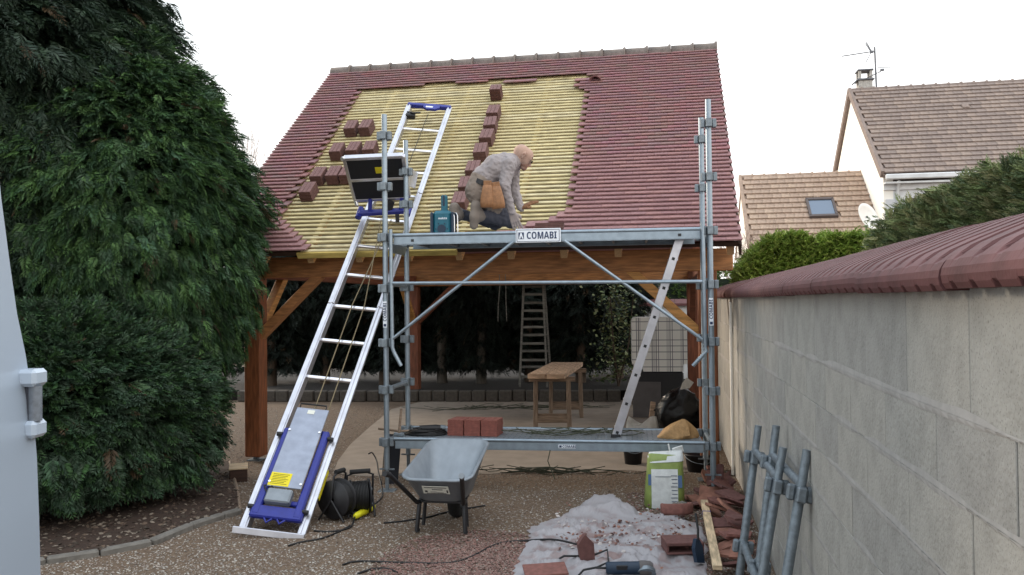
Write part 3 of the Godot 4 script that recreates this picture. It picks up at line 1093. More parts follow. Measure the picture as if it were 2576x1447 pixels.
	for e in [c0, c1]: tube(s, [e + Vector3(0, -0.05, -0.02), e + Vector3(0, 0.09, 0.0)], 0.035, 8)
	bar(s, c0.lerp(c1, 0.22), inv * at(932, 500, 8.98), 0.04, 0.04, 0.005)
	bar(s, c0.lerp(c1, 0.85), inv * at(1012, 496, 8.94), 0.04, 0.04, 0.005)
	put("cross_bar", s, M.lift_blue, ca)
	s = S()
	bar(s, c0.lerp(c1, 0.6), inv * at(985, 505, 8.95), 0.07, 0.05, 0.01)
	bar(s, c0.lerp(c1, 0.78), inv * at(1000, 560, 9.0), 0.04, 0.03, 0.006)
	put("catch", s, M.black, ca)
	var t00 := inv * at(866, 398, 8.48); var t10 := inv * at(1014, 391, 8.40)
	var t01 := inv * at(893, 502, 9.02); var t11 := inv * at(1029, 495, 8.94)
	s = S()
	for q in [[t00, t10], [t01, t11], [t00.lerp(t01, 0.5), t10.lerp(t11, 0.5)]]: bar(s, q[0], q[1], 0.04, 0.05, 0.004, (t00 - t01).cross(t10 - t00))
	for q in [[t00, t01], [t10, t11]]: bar(s, q[0], q[1], 0.035, 0.045, 0.004, (t00 - t01).cross(t10 - t00))
	put("tray_frame", s, M.alu, ca)
	s = S()
	var tn := (t10 - t00).cross(t00 - t01).normalized() * 0.012
	flat(s)
	var inn := [t00 + tn, t10 + tn, t11 + tn, t01 + tn, t00 + tn * 1.5, t10 + tn * 1.5, t11 + tn * 1.5, t01 + tn * 1.5]
	var mid := (t00 + t11) * 0.5 + tn * 1.25
	for q in [[0, 1, 2, 3], [4, 5, 6, 7], [0, 1, 5, 4], [1, 2, 6, 5], [2, 3, 7, 6], [3, 0, 4, 7]]: face(s, [inn[q[0]], inn[q[1]], inn[q[2]], inn[q[3]]], mid)
	put("tray_mat", s, M.mesh_black, ca)
	s = S()
	var lx := (t10 - t00).normalized()
	var ly := (t00 - t01).normalized()
	var lz := lx.cross(ly)
	box(s, Transform3D(Basis(lx, ly, lz), t00.lerp(t10, 0.58).lerp(t01.lerp(t11, 0.57), 0.28) + tn.normalized() * 0.0205), Vector3(0.10, 0.09, 0.003))
	put("yellow_sticker", s, M.label_yellow, ca)
	s = S()
	tube(s, [t00, inv * at(860, 400, 8.44)], 0.02, 8)
	bar(s, t01 + Vector3(0, -0.0, 0), inv * at(898, 518, 9.02), 0.03, 0.03, 0.004)
	put("tray_hook", s, M.alu_edge, ca)
	s = S()
	bar(s, t10.lerp(t11, 0.45), inv * at(1046, 455, 9.5), 0.02, 0.18, 0.003, Vector3.UP)
	put("side_plate", s, M.alu, ca)

# ---------------------------------------------------------------- the roofer
func net(bones: Array, cell: float, k: float, wrinkle: float, out: SurfaceTool) -> void:     # bones: [a, b, ra, rb, colour, wrinkly]
	var lo := Vector3.ONE * 1e9
	var hi := -lo
	for b in bones:
		var r: float = maxf(b[2], b[3]) + k + cell * 3
		lo = lo.min(b[0] - Vector3.ONE * r).min(b[1] - Vector3.ONE * r)
		hi = hi.max(b[0] + Vector3.ONE * r).max(b[1] + Vector3.ONE * r)
	var nx := int((hi.x - lo.x) / cell) + 1
	var ny := int((hi.y - lo.y) / cell) + 1
	var nz := int((hi.z - lo.z) / cell) + 1
	var f := PackedFloat32Array()
	f.resize(nx * ny * nz)
	f.fill(1.0)
	var near := f.duplicate()
	var who := PackedByteArray()
	who.resize(f.size())
	var nn := FastNoiseLite.new()
	nn.seed = 5
	nn.frequency = 14.0
	nn.fractal_octaves = 2
	for bi in bones.size():
		var b = bones[bi]
		var a: Vector3 = b[0]
		var ab: Vector3 = b[1] - a
		var l2 := maxf(ab.length_squared(), 1e-9)
		var r0: float = b[2]
		var r1: float = b[3]
		var reach := maxf(r0, r1) + k + cell * 2
		var l := (a.min(b[1]) - Vector3.ONE * reach - lo) / cell
		var h := (a.max(b[1]) + Vector3.ONE * reach - lo) / cell
		for z in range(maxi(0, int(l.z)), mini(nz, int(h.z) + 1)):
			for y in range(maxi(0, int(l.y)), mini(ny, int(h.y) + 1)):
				var i := (z * ny + y) * nx + maxi(0, int(l.x))
				var p := lo + Vector3(maxi(0, int(l.x)), y, z) * cell
				for x in range(maxi(0, int(l.x)), mini(nx, int(h.x) + 1)):
					var t := clampf((p - a).dot(ab) / l2, 0.0, 1.0)
					var d := p.distance_to(a + ab * t) - lerpf(r0, r1, t)
					if d < near[i]:
						near[i] = d
						who[i] = bi
					var o := f[i]
					var m := maxf(k - absf(o - d), 0.0) / k
					f[i] = minf(o, d) - m * m * k * 0.25
					i += 1
					p.x += cell
	if wrinkle > 0.0:
		for z in nz:
			for y in ny:
				for x in nx:
					var i := (z * ny + y) * nx + x
					if absf(f[i]) < cell * 2.5 and bones[who[i]][5]:
						var p := lo + Vector3(x, y, z) * cell
						f[i] += wrinkle * nn.get_noise_3d(p.x * 1.5 + p.y * 1.2, p.y * 1.3 - p.x * 0.6, p.z * 0.9)
	var sx := 1
	var sy := nx
	var sz := nx * ny
	var offs := [0, sx, sy, sx + sy, sz, sx + sz, sy + sz, sx + sy + sz]
	var id := {}
	var vs := PackedVector3Array()
	var cs := PackedColorArray()
	for z in nz - 1:
		for y in ny - 1:
			for x in nx - 1:
				var i := z * sz + y * sy + x
				if f[i] > cell * 2.5: continue
				var c := Vector3.ZERO
				var cnt := 0
				for e in [[0, 1], [2, 3], [4, 5], [6, 7], [0, 2], [1, 3], [4, 6], [5, 7], [0, 4], [1, 5], [2, 6], [3, 7]]:
					var u := f[i + offs[e[0]]]
					var w := f[i + offs[e[1]]]
					if (u < 0.0) != (w < 0.0):
						var t := u / (u - w)
						var p0 := Vector3(e[0] & 1, (e[0] >> 1) & 1, e[0] >> 2)
						var p1 := Vector3(e[1] & 1, (e[1] >> 1) & 1, e[1] >> 2)
						c += p0.lerp(p1, t)
						cnt += 1
				if cnt:
					id[i] = vs.size()
					vs.append(lo + (Vector3(x, y, z) + c / cnt) * cell)
					cs.append(bones[who[i]][4])
	out.set_smooth_group(9)
	for i in id:
		for q in [[sx, sy, sz], [sy, sz, sx], [sz, sx, sy]]:
			var j: int = i
			# edge along q[0] from corner i: shared by cells i, i-q1, i-q1-q2, i-q2
			if j + q[0] >= f.size(): continue
			var u := f[j]
			var w := f[j + q[0]]
			if (u < 0.0) == (w < 0.0): continue
			var ids := [j, j - q[1], j - q[1] - q[2], j - q[2]]
			var good := true
			for g in ids:
				if not id.has(g): good = false
			if not good: continue
			var o4 := []
			for g in ids: o4.append(id[g])
			if u >= 0.0: o4.reverse()
			for tr in [[0, 1, 2], [0, 2, 3]]:
				for t in [tr[0], tr[2], tr[1]]:
					out.set_color(cs[o4[t]])
					out.add_vertex(vs[o4[t]])

func hand(bones: Array, wrist: Vector3, dir: Vector3, back: Vector3, thumb_side: float, curl: float, col: Color) -> void:
	dir = dir.normalized()
	var side := dir.cross(back).normalized() * thumb_side
	back = side.cross(dir).normalized() * thumb_side
	var knuckles := wrist + dir * 0.085
	for i in 4:
		var o := side * (0.033 - 0.022 * i)
		bones.append([wrist + o * 0.6 + dir * 0.01, knuckles + o, 0.017, 0.0135, col, false])
		var l: float = [0.042, 0.046, 0.043, 0.034][i]
		var p := knuckles + o
		var d := (dir + side * (0.10 - 0.07 * i)).normalized()
		for j in 3:
			d = (d - back * curl).normalized()
			var q: Vector3 = p + d * l * [1.0, 0.66, 0.5][j]
			bones.append([p, q, 0.0105 - 0.001 * j, 0.0095 - 0.001 * j, col, false])
			p = q
	var t0 := wrist + side * 0.026 + dir * 0.025
	var t1 := t0 + (side * 0.75 + dir * 0.75 - back * 0.25).normalized() * 0.045
	var t2 := t1 + (dir - back * 0.35).normalized() * 0.03
	bones.append([t0, t1, 0.0155, 0.0125, col, false])
	bones.append([t1, t2, 0.012, 0.009, col, false])

func make_roofer() -> void:
	var shirt := c8(146, 140, 142).srgb_to_linear()
	var trousers := c8(128, 117, 108).srgb_to_linear()
	var navy := c8(62, 64, 76).srgb_to_linear()
	var skin := c8(178, 148, 134).srgb_to_linear()
	var hand_c := c8(150, 140, 138).srgb_to_linear()
	var glove := c8(128, 92, 66).srgb_to_linear()
	var boot := c8(112, 104, 98).srgb_to_linear()
	var sole := c8(124, 115, 107).srgb_to_linear()
	var pel := at(1208, 482, 8.10)
	var hipR := at(1204, 490, 8.02); var hipL := at(1210, 488, 8.22)
	var waist := at(1222, 452, 8.10)
	var chest := at(1256, 424, 8.12)
	var upper := at(1282, 410, 8.14)
	var neck := at(1296, 404, 8.14)
	var shR := at(1280, 414, 7.97); var shL := at(1290, 406, 8.31)
	var elR := at(1268, 468, 7.93); var wrR := at(1287, 532, 7.98)
	var elL := at(1292, 476, 8.38); var wrL := at(1310, 524, 8.22)
	var knR := at(1286, 557, 8.27); var anR := at(1203, 541, 7.98)
	var knL := at(1246, 560, 8.36); var anL := at(1153, 538, 8.16)
	var dz := Vector3(0.03, 0, -0.085)
	var B := []
	for sg in [-1.0, 1.0]:
		B.append([pel + dz * sg, waist + dz * sg * 0.9, 0.112, 0.105, trousers, true])
		B.append([waist + dz * sg * 0.9, chest + dz * sg, 0.105, 0.118, shirt, true])
		B.append([chest + dz * sg, upper + dz * sg * 1.0, 0.118, 0.088, shirt, true])
	B.append([upper, neck, 0.075, 0.055, shirt, false])
	B.append([shR, elR, 0.070, 0.056, shirt, true]); B.append([elR, wrR, 0.055, 0.038, shirt, true])
	B.append([shL, elL, 0.070, 0.056, shirt, true]); B.append([elL, wrL, 0.055, 0.038, shirt, true])
	B.append([upper, shR, 0.085, 0.072, shirt, true]); B.append([upper, shL, 0.085, 0.072, shirt, true])
	B.append([hipR, hipR.lerp(knR, 0.45), 0.108, 0.098, trousers, true]); B.append([hipR.lerp(knR, 0.45), knR, 0.090, 0.068, navy, true])
	B.append([hipL, knL, 0.105, 0.068, navy, true])
	B.append([knR, knR.lerp(anR, 0.75), 0.066, 0.058, navy, true]); B.append([knR.lerp(anR, 0.75), anR, 0.056, 0.046, navy, true])
	B.append([knL, anL, 0.066, 0.048, navy, true])
	# boots: heel up, toes tucked on the deck
	for q in [[at(1197, 519, 7.95), at(1194, 545, 7.94), at(1192, 567, 7.97)], [at(1143, 523, 8.12), at(1140, 545, 8.10), at(1137, 565, 8.12)]]:
		var ank: Vector3 = anR if q[0].x > at(1170, 540, 8).x else anL
		B.append([ank, q[0], 0.05, 0.044, boot, false])
		B.append([q[0], q[1], 0.046, 0.044, sole, false])
		B.append([q[1], q[2], 0.045, 0.040, sole, false])
		B.append([ank, q[1] + Vector3(0.05, 0, -0.02), 0.05, 0.045, boot, false])
	B.append([neck, at(1306, 398, 8.15), 0.052, 0.052, skin, false])
	var out := S()
	net(B, 0.0095, 0.028, 0.011, out)
	# head
	var hc := at(1315, 392, 8.15)
	var fw := Vector3(0.80, -0.46, -0.30).normalized()
	var up := Vector3(0.48, 0.86, 0.05)
	up = (up - fw * up.dot(fw)).normalized()
	var sd := fw.cross(up).normalized()         # his right, towards us
	var H := []
	H.append([hc - fw * 0.030 + up * 0.022, hc + fw * 0.028 + up * 0.022, 0.075, 0.069, skin, false])
	H.append([hc - fw * 0.020 + up * 0.004, hc + fw * 0.03 - up * 0.02, 0.068, 0.060, skin, false])
	H.append([hc + fw * 0.045 - up * 0.045, hc + fw * 0.062 - up * 0.088, 0.046, 0.028, skin, false])
	H.append([hc - up * 0.03 - fw * 0.02, hc - up * 0.10 - fw * 0.05, 0.052, 0.054, skin, false])
	H.append([hc + fw * 0.094 - up * 0.012, hc + fw * 0.112 - up * 0.045, 0.009, 0.014, skin, false])
	H.append([hc + fw * 0.088 - up * 0.072 + sd * 0.016, hc + fw * 0.088 - up * 0.072 - sd * 0.016, 0.008, 0.008, c8(170, 112, 100).srgb_to_linear(), false])
	for sg in [-1.0, 1.0]:
		H.append([hc + fw * 0.085 + up * 0.008 + sd * sg * 0.014, hc + fw * 0.076 + up * 0.008 + sd * sg * 0.045, 0.011, 0.010, skin, false])
		H.append([hc - fw * 0.008 + up * 0.016 + sd * sg * 0.080, hc - fw * 0.012 - up * 0.022 + sd * sg * 0.076, 0.015, 0.009, skin, false])
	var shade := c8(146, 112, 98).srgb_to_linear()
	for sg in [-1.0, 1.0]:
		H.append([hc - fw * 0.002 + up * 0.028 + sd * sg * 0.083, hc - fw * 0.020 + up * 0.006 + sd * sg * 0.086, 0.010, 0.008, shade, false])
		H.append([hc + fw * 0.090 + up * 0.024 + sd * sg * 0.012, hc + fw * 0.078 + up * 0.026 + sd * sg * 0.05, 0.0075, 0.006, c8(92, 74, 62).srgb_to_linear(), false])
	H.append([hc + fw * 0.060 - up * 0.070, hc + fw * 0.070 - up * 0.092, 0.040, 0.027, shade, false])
	net(H, 0.0050, 0.012, 0.0, out)
	var HR := []
	hand(HR, wrR + (at(1294, 548, 7.98) - wrR) * 0.2, at(1299, 566, 8.0) - wrR, Vector3(-0.3, 0.2, 1.0), -1.0, 0.14, hand_c)
	HR.append([elR.lerp(wrR, 0.9), wrR, 0.036, 0.03, shirt, false])
	net(HR, 0.0045, 0.008, 0.0, out)
	var HL := []
	hand(HL, wrL, at(1350, 503, 8.24) - wrL, Vector3(-0.3, 0.9, 0.35), 1.0, 0.10, glove)
	HL.append([elL.lerp(wrL, 0.85), wrL, 0.038, 0.028, glove, false])
	net(HL, 0.0045, 0.008, 0.0, out)
	var pe := thing("person", "bald man in grey shirt and tool belt kneeling on the upper scaffold deck", "person", Vector3(hipR.x, 2.35, hipR.z))
	var bm := mat("person", Color.WHITE, 0.85)
	bm.vertex_color_use_as_albedo = true
	out.generate_normals()
	var inv := Transform3D(Basis(), -pe.position)
	put_mesh("body", out.commit(), bm, pe, inv)
	for sg in [-1.0, 1.0]:
		var s := S()
		lathe(s, Transform3D(Basis(sd, fw, up), hc + fw * 0.072 + sd * sg * 0.032 + up * -0.004), [Vector2(0.001, 0.014), Vector2(0.009, 0.011), Vector2(0.013, 0.0)], 10)
		put("eye", s, M.chrome, pe, inv)
	var s := S()
	tube(s, [hc + fw * 0.085 + up * 0.0 + sd * 0.066, hc + fw * 0.103 - up * 0.004 + sd * 0.03, hc + fw * 0.106 - up * 0.004, hc + fw * 0.103 - up * 0.004 - sd * 0.03, hc + fw * 0.085 - sd * 0.066], 0.0018, 6)
	put("glasses_frame", s, M.black, pe, inv)
	s = S()
	for sg in [-1.0, 1.0]: box(s, Transform3D(Basis(sd, up, -fw), hc + fw * 0.101 - up * 0.012 + sd * sg * 0.036), Vector3(0.046, 0.030, 0.004), 0.0015)
	put("lens", s, M.window_dark, pe, inv)
	# belt with two leather pouches
	s = S()
	var bp := []
	var bc := at(1214, 466, 8.10)
	var bax := (waist - pel).normalized()
	var b1 := Vector3(0, 0, 1).cross(bax).normalized()
	var b2 := bax.cross(b1)
	for i in 25:
		var a := TAU * i / 24.0
		bp.append(bc + b1 * cos(a) * 0.128 + b2 * sin(a) * 0.205)
	for i in 24:
		box(s, Transform3D(Basis((bp[i + 1] - bp[i]).normalized(), bax, (bp[i + 1] - bp[i]).normalized().cross(bax)), (bp[i] + bp[i + 1]) * 0.5), Vector3(bp[i].distance_to(bp[i + 1]) + 0.003, 0.045, 0.005))
	put("belt", s, M.black, pe, inv)
	for k in 2:
		s = S()
		var c := at(1226 if k == 0 else 1251, 494 if k == 0 else 497, 7.84)
		var bas := Basis.from_euler(Vector3(0.08, -0.12, -0.03 if k == 0 else 0.10))
		var loops := []
		var prof := [[-0.105, 0.05, 0.03], [-0.10, 0.062, 0.042], [-0.06, 0.066, 0.048], [0.0, 0.060, 0.042], [0.06, 0.050, 0.030], [0.10, 0.042, 0.018], [0.105, 0.034, 0.010]]
		for q in prof:
			var ring := []
			for i in 16:
				var a := -TAU * i / 16.0
				var cx := signf(cos(a)) * pow(absf(cos(a)), 0.55)
				var cz := signf(sin(a)) * pow(absf(sin(a)), 0.55)
				ring.append(c + bas * Vector3(cx * q[1], q[0], cz * q[2]))
			loops.append(ring)
		loft(s, loops)
		flat(s)
		face(s, loops[0], c)
		face(s, loops[-1], c)
		bx(s, c + bas * Vector3(0, 0.12, -0.005), Vector3(0.075, 0.05, 0.012), 0.003, bas.get_euler())
		put("tool_pouch", s, M.leather, pe, inv)

# ---------------------------------------------------------------- right wall
const WA := 0.178
func wall_xf() -> Transform3D:
	var n := Vector3(cos(WA), 0, sin(WA))
	return Transform3D(Basis(Vector3(sin(WA), 0, -cos(WA)), Vector3.UP, n), n * 0.67)

func make_wall() -> void:
	var w := thing("block_wall", "long grey concrete block wall with ribbed red coping at right", "wall")
	w.transform = wall_xf()
	var ys := [-0.06, 0.07, 0.27, 0.47, 0.67, 0.87, 1.07, 1.27, 1.47, 1.79]
	var s := S()
	bx(s, Vector3(5.6, 0.86, 0.125), Vector3(13.4, 1.84, 0.19))
	put("wall_core", s, M.mortar_dark, w)
	s = S()
	bx(s, Vector3(-0.5, 0.86, 0.0165), Vector3(1.6, 1.84, 0.03))
	put("rendered_stretch", s, M.block1, w)
	for r in ys.size() - 1:
		var h: float = ys[r + 1] - ys[r]
		var bm := []
		for k in 3:
			s = S()
			bx(s, Vector3.ZERO, Vector3(0.4965, h - 0.0015, 0.03), 0.002)
			s.generate_normals()
			bm.append(s.commit())
		var x := 0.3 + (0.25 if r % 2 else 0.0)
		while x < 12.2:
			x += 0.5
			put_mesh("block", bm[rng.randi() % 3], M["block%d" % (rng.randi() % 3)], w, Transform3D(Basis().scaled(Vector3(0.988 if rng.randf() < 0.25 else 1.0, 1, 1)), Vector3(x, (ys[r] + ys[r + 1]) / 2, 0.0165 + rng.randf_range(-0.0012, 0.0012))))
	# mortar smeared over the bed joints
	var nn := FastNoiseLite.new()
	nn.seed = 91
	nn.frequency = 2.2
	nn.fractal_octaves = 3
	for r in range(2, ys.size() - 1):
		s = S()
		flat(s)
		var y: float = ys[r]
		var x := 0.4
		while x < 12.0:
			var x2 := x + 0.06
			var k0 := clampf((nn.get_noise_2d(x * 0.5 + 80.0, r * 5.0) + 0.22) * 4.0, 0.0, 1.0)
			var k1 := clampf((nn.get_noise_2d(x2 * 0.5 + 80.0, r * 5.0) + 0.22) * 4.0, 0.0, 1.0)
			if k0 + k1 <= 0.0:
				x = x2
				continue
			var a0 := y + (-0.016 + 0.007 * nn.get_noise_2d(x, r * 7.0)) * k0; var b0 := y + (0.018 + 0.008 * nn.get_noise_2d(x + 40, r * 7.0)) * k0
			var a1 := y + (-0.016 + 0.007 * nn.get_noise_2d(x2, r * 7.0)) * k1; var b1 := y + (0.018 + 0.008 * nn.get_noise_2d(x2 + 40, r * 7.0)) * k1
			face(s, [Vector3(x, a0, 0.0008), Vector3(x2, a1, 0.0008), Vector3(x2, y, -0.003), Vector3(x, y, 0.0002)], Vector3(x, y, 1))
			face(s, [Vector3(x, y, 0.0002), Vector3(x2, y, 0.0002), Vector3(x2, b1, 0.0008), Vector3(x, b0, 0.0008)], Vector3(x, y, 1))
			x = x2
		put("mortar_joint", s, M.mortar, w)
	# coping pieces: broad ribs parted by grooves that run out as notches in the lip
	var prof := [Vector2(0.06, 1.765), Vector2(-0.052, 1.765), Vector2(-0.060, 1.778), Vector2(-0.063, 1.795), Vector2(-0.060, 1.812), Vector2(-0.050, 1.829), Vector2(-0.034, 1.843), Vector2(-0.01, 1.856), Vector2(0.05, 1.880), Vector2(0.12, 1.907), Vector2(0.20, 1.938), Vector2(0.27, 1.962), Vector2(0.30, 1.972), Vector2(0.325, 1.968), Vector2(0.345, 1.95), Vector2(0.37, 1.91), Vector2(0.375, 1.80)]
	var dep := [0.0, 0.0, 0.0, 0.0, 0.0, 0.002, 0.006, 0.022, 0.036, 0.040, 0.040, 0.034, 0.016, 0.0, 0.0, 0.0, 0.0]
	for i in 16:
		var x0 := 0.33 - 0.855 + i * 0.855
		s = S()
		flat(s)
		var g := []
		var ts := []
		for k in 7:
			for q in [[0.0, 0.0], [0.26, 0.0], [0.35, 0.25], [0.40, 1.0], [0.58, 1.0], [0.63, 0.25], [0.66, 0.0]]: ts.append([(k + q[0]) / 7.0, q[1]])
		ts.append([1.0, 0.0])
		var wob := rng.randf_range(-0.004, 0.004)
		for q in ts:
			var col := []
			for jj in prof.size():
				var p: Vector2 = prof[jj]
				p.y -= dep[jj] * q[1] - dep[jj] * 0.25 * (1.0 - q[1])
				if q[1] > 0.9 and jj in [1, 2]: p.y += 0.012 if jj == 1 else 0.004
				col.append(Vector3(x0 + q[0] * 0.849, p.y + wob, p.x + wob * 0.8))
			g.append(col)
		for k in g.size() - 1:
			for jj in prof.size() - 1:
				quad(s, g[k][jj + 1], g[k + 1][jj + 1], g[k + 1][jj], g[k][jj])
		face(s, g[0], Vector3(x0 + 0.4, 1.85, 0.15))
		face(s, g[-1], Vector3(x0 + 0.4, 1.85, 0.15))
		put("coping_tile", s, M.coping, w)
	# pale duct strips where the wall meets the carport post
	var d := thing("conduit", "pale vertical plastic strip against the wall behind the scaffold post", "conduit")
	d.transform = wall_xf() * xf_at(Vector3(8.7, 0, -0.02))
	s = S()
	tube(s, [Vector3(0, 0.0, 0), Vector3(0, 1.72, 0)], 0.016, 8)
	put("pipe", s, M.render_cream, d)

# ---------------------------------------------------------------- foliage
func spray_mesh(sd: int, droop: float, leaflets: int, wide: float) -> ArrayMesh:     # a flat fan of scale leaves, one unit long, along +z
	var r := RandomNumberGenerator.new()
	r.seed = sd
	var s := S()
	flat(s)
	for i in leaflets:
		var t := (i + 0.5) / leaflets
		for sg in ([-1.0, 1.0] if i < leaflets - 1 else [0.0]):
			var base := Vector3(0, -droop * t * t, t * 0.82)
			var l := (0.36 * (1.0 - t * 0.6)) * r.randf_range(0.8, 1.2)
			var ang: float = sg * r.randf_range(0.55, 0.85)
			var dir := Vector3(sin(ang), -droop * t * 0.9 - r.randf_range(0.0, 0.25), cos(ang)).normalized()
			var sidev := dir.cross(Vector3.UP).normalized() * l * wide * r.randf_range(0.8, 1.2)
			var lift := Vector3(0, r.randf_range(-0.02, 0.05), 0)
			var m := base + dir * l * 0.5 + lift
			tri(s, base, m - sidev, base + dir * l)
			tri(s, base, base + dir * l, m + sidev)
	s.generate_normals()
	return s.commit()

func crown(called: String, parent: Node3D, centre: Vector3, rad: Callable, h0: float, h1: float, count: int, size: Vector2, cols: Array, sd: int, deep := 0.35, sag := 0.35, front := 0.0) -> void:
	# rad(angle, height 0..1) gives the outline; sprays point outwards and hang a little
	var r := RandomNumberGenerator.new()
	r.seed = sd
	var nn := FastNoiseLite.new()
	nn.seed = sd
	nn.frequency = 1.1
	nn.fractal_octaves = 3
	var clump := FastNoiseLite.new()
	clump.seed = sd + 9
	clump.frequency = 2.6
	var xfs := []
	var cc := []
	var tries := 0
	while xfs.size() < count and tries < count * 6:
		tries += 1
		var a := r.randf() * TAU
		if front > 0.0 and sin(a) < -0.2 and r.randf() < front: continue
		var t := r.randf()
		var base_r: float = rad.call(a, t)
		if base_r <= 0.02 or r.randf() > base_r / 2.2 + 0.12: continue
		var y := lerpf(h0, h1, t)
		var dirv := Vector3(cos(a), 0, sin(a))
		var q := dirv * base_r + Vector3(0, y, 0)
		var lump := nn.get_noise_3d(q.x, q.y, q.z)
		var cl := clump.get_noise_3d(q.x, q.y * 1.4, q.z)
		if cl < -0.20 and r.randf() < 0.85: continue           # gaps between the clumps
		var dep := pow(r.randf(), 2.0) * deep
		var rr := base_r * (1.0 + lump * 0.22) - dep + cl * 0.20
		var slope: float = (rad.call(a, minf(1.0, t + 0.03)) - rad.call(a, maxf(0.0, t - 0.03))) / (0.06 * (h1 - h0))
		var nrm := (dirv + Vector3(0, clampf(-slope, -0.8, 2.0), 0)).normalized()
		var z := (nrm + Vector3(r.randf_range(-0.55, 0.55), r.randf_range(-0.3, 0.45) - sag, r.randf_range(-0.55, 0.55))).normalized()
		var x := Vector3.UP.cross(z).normalized()
		if x.length() < 0.5: x = Vector3.RIGHT
		var roll := r.randf_range(-0.7, 0.7)
		x = x.rotated(z, roll)
		var sc := lerpf(size.x, size.y, r.randf())
		xfs.append(Transform3D(Basis(x, z.cross(x), z) * sc, centre + Vector3(cos(a) * rr, y, sin(a) * rr) - z * sc * 0.5))
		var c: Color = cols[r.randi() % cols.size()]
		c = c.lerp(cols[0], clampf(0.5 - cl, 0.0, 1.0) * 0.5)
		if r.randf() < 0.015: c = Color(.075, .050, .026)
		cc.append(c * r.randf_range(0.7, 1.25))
	var key := "spray%d" % (sd % 3)
	if not T.has(key): T[key] = spray_mesh(sd % 3 + 3, [0.25, 0.45, 0.15][sd % 3], 13, [0.115, 0.105, 0.125][sd % 3])
	cloud(called, T[key], M.foliage, xfs, cc, parent).set_meta("kind", "stuff")
	# opaque dark core added for the dense twigs, to deepen the darkness inside
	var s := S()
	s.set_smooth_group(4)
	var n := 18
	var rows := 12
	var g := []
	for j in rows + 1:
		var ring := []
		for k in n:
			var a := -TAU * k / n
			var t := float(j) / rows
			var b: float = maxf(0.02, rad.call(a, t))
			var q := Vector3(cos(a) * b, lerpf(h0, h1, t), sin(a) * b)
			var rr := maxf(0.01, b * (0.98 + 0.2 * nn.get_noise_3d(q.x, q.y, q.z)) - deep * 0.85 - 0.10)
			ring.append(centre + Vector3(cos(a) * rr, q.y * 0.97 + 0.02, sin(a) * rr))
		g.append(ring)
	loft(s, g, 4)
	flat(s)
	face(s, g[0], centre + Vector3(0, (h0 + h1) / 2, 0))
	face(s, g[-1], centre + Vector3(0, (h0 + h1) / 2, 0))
	put("inner_branches", s, M.crown_core, parent)

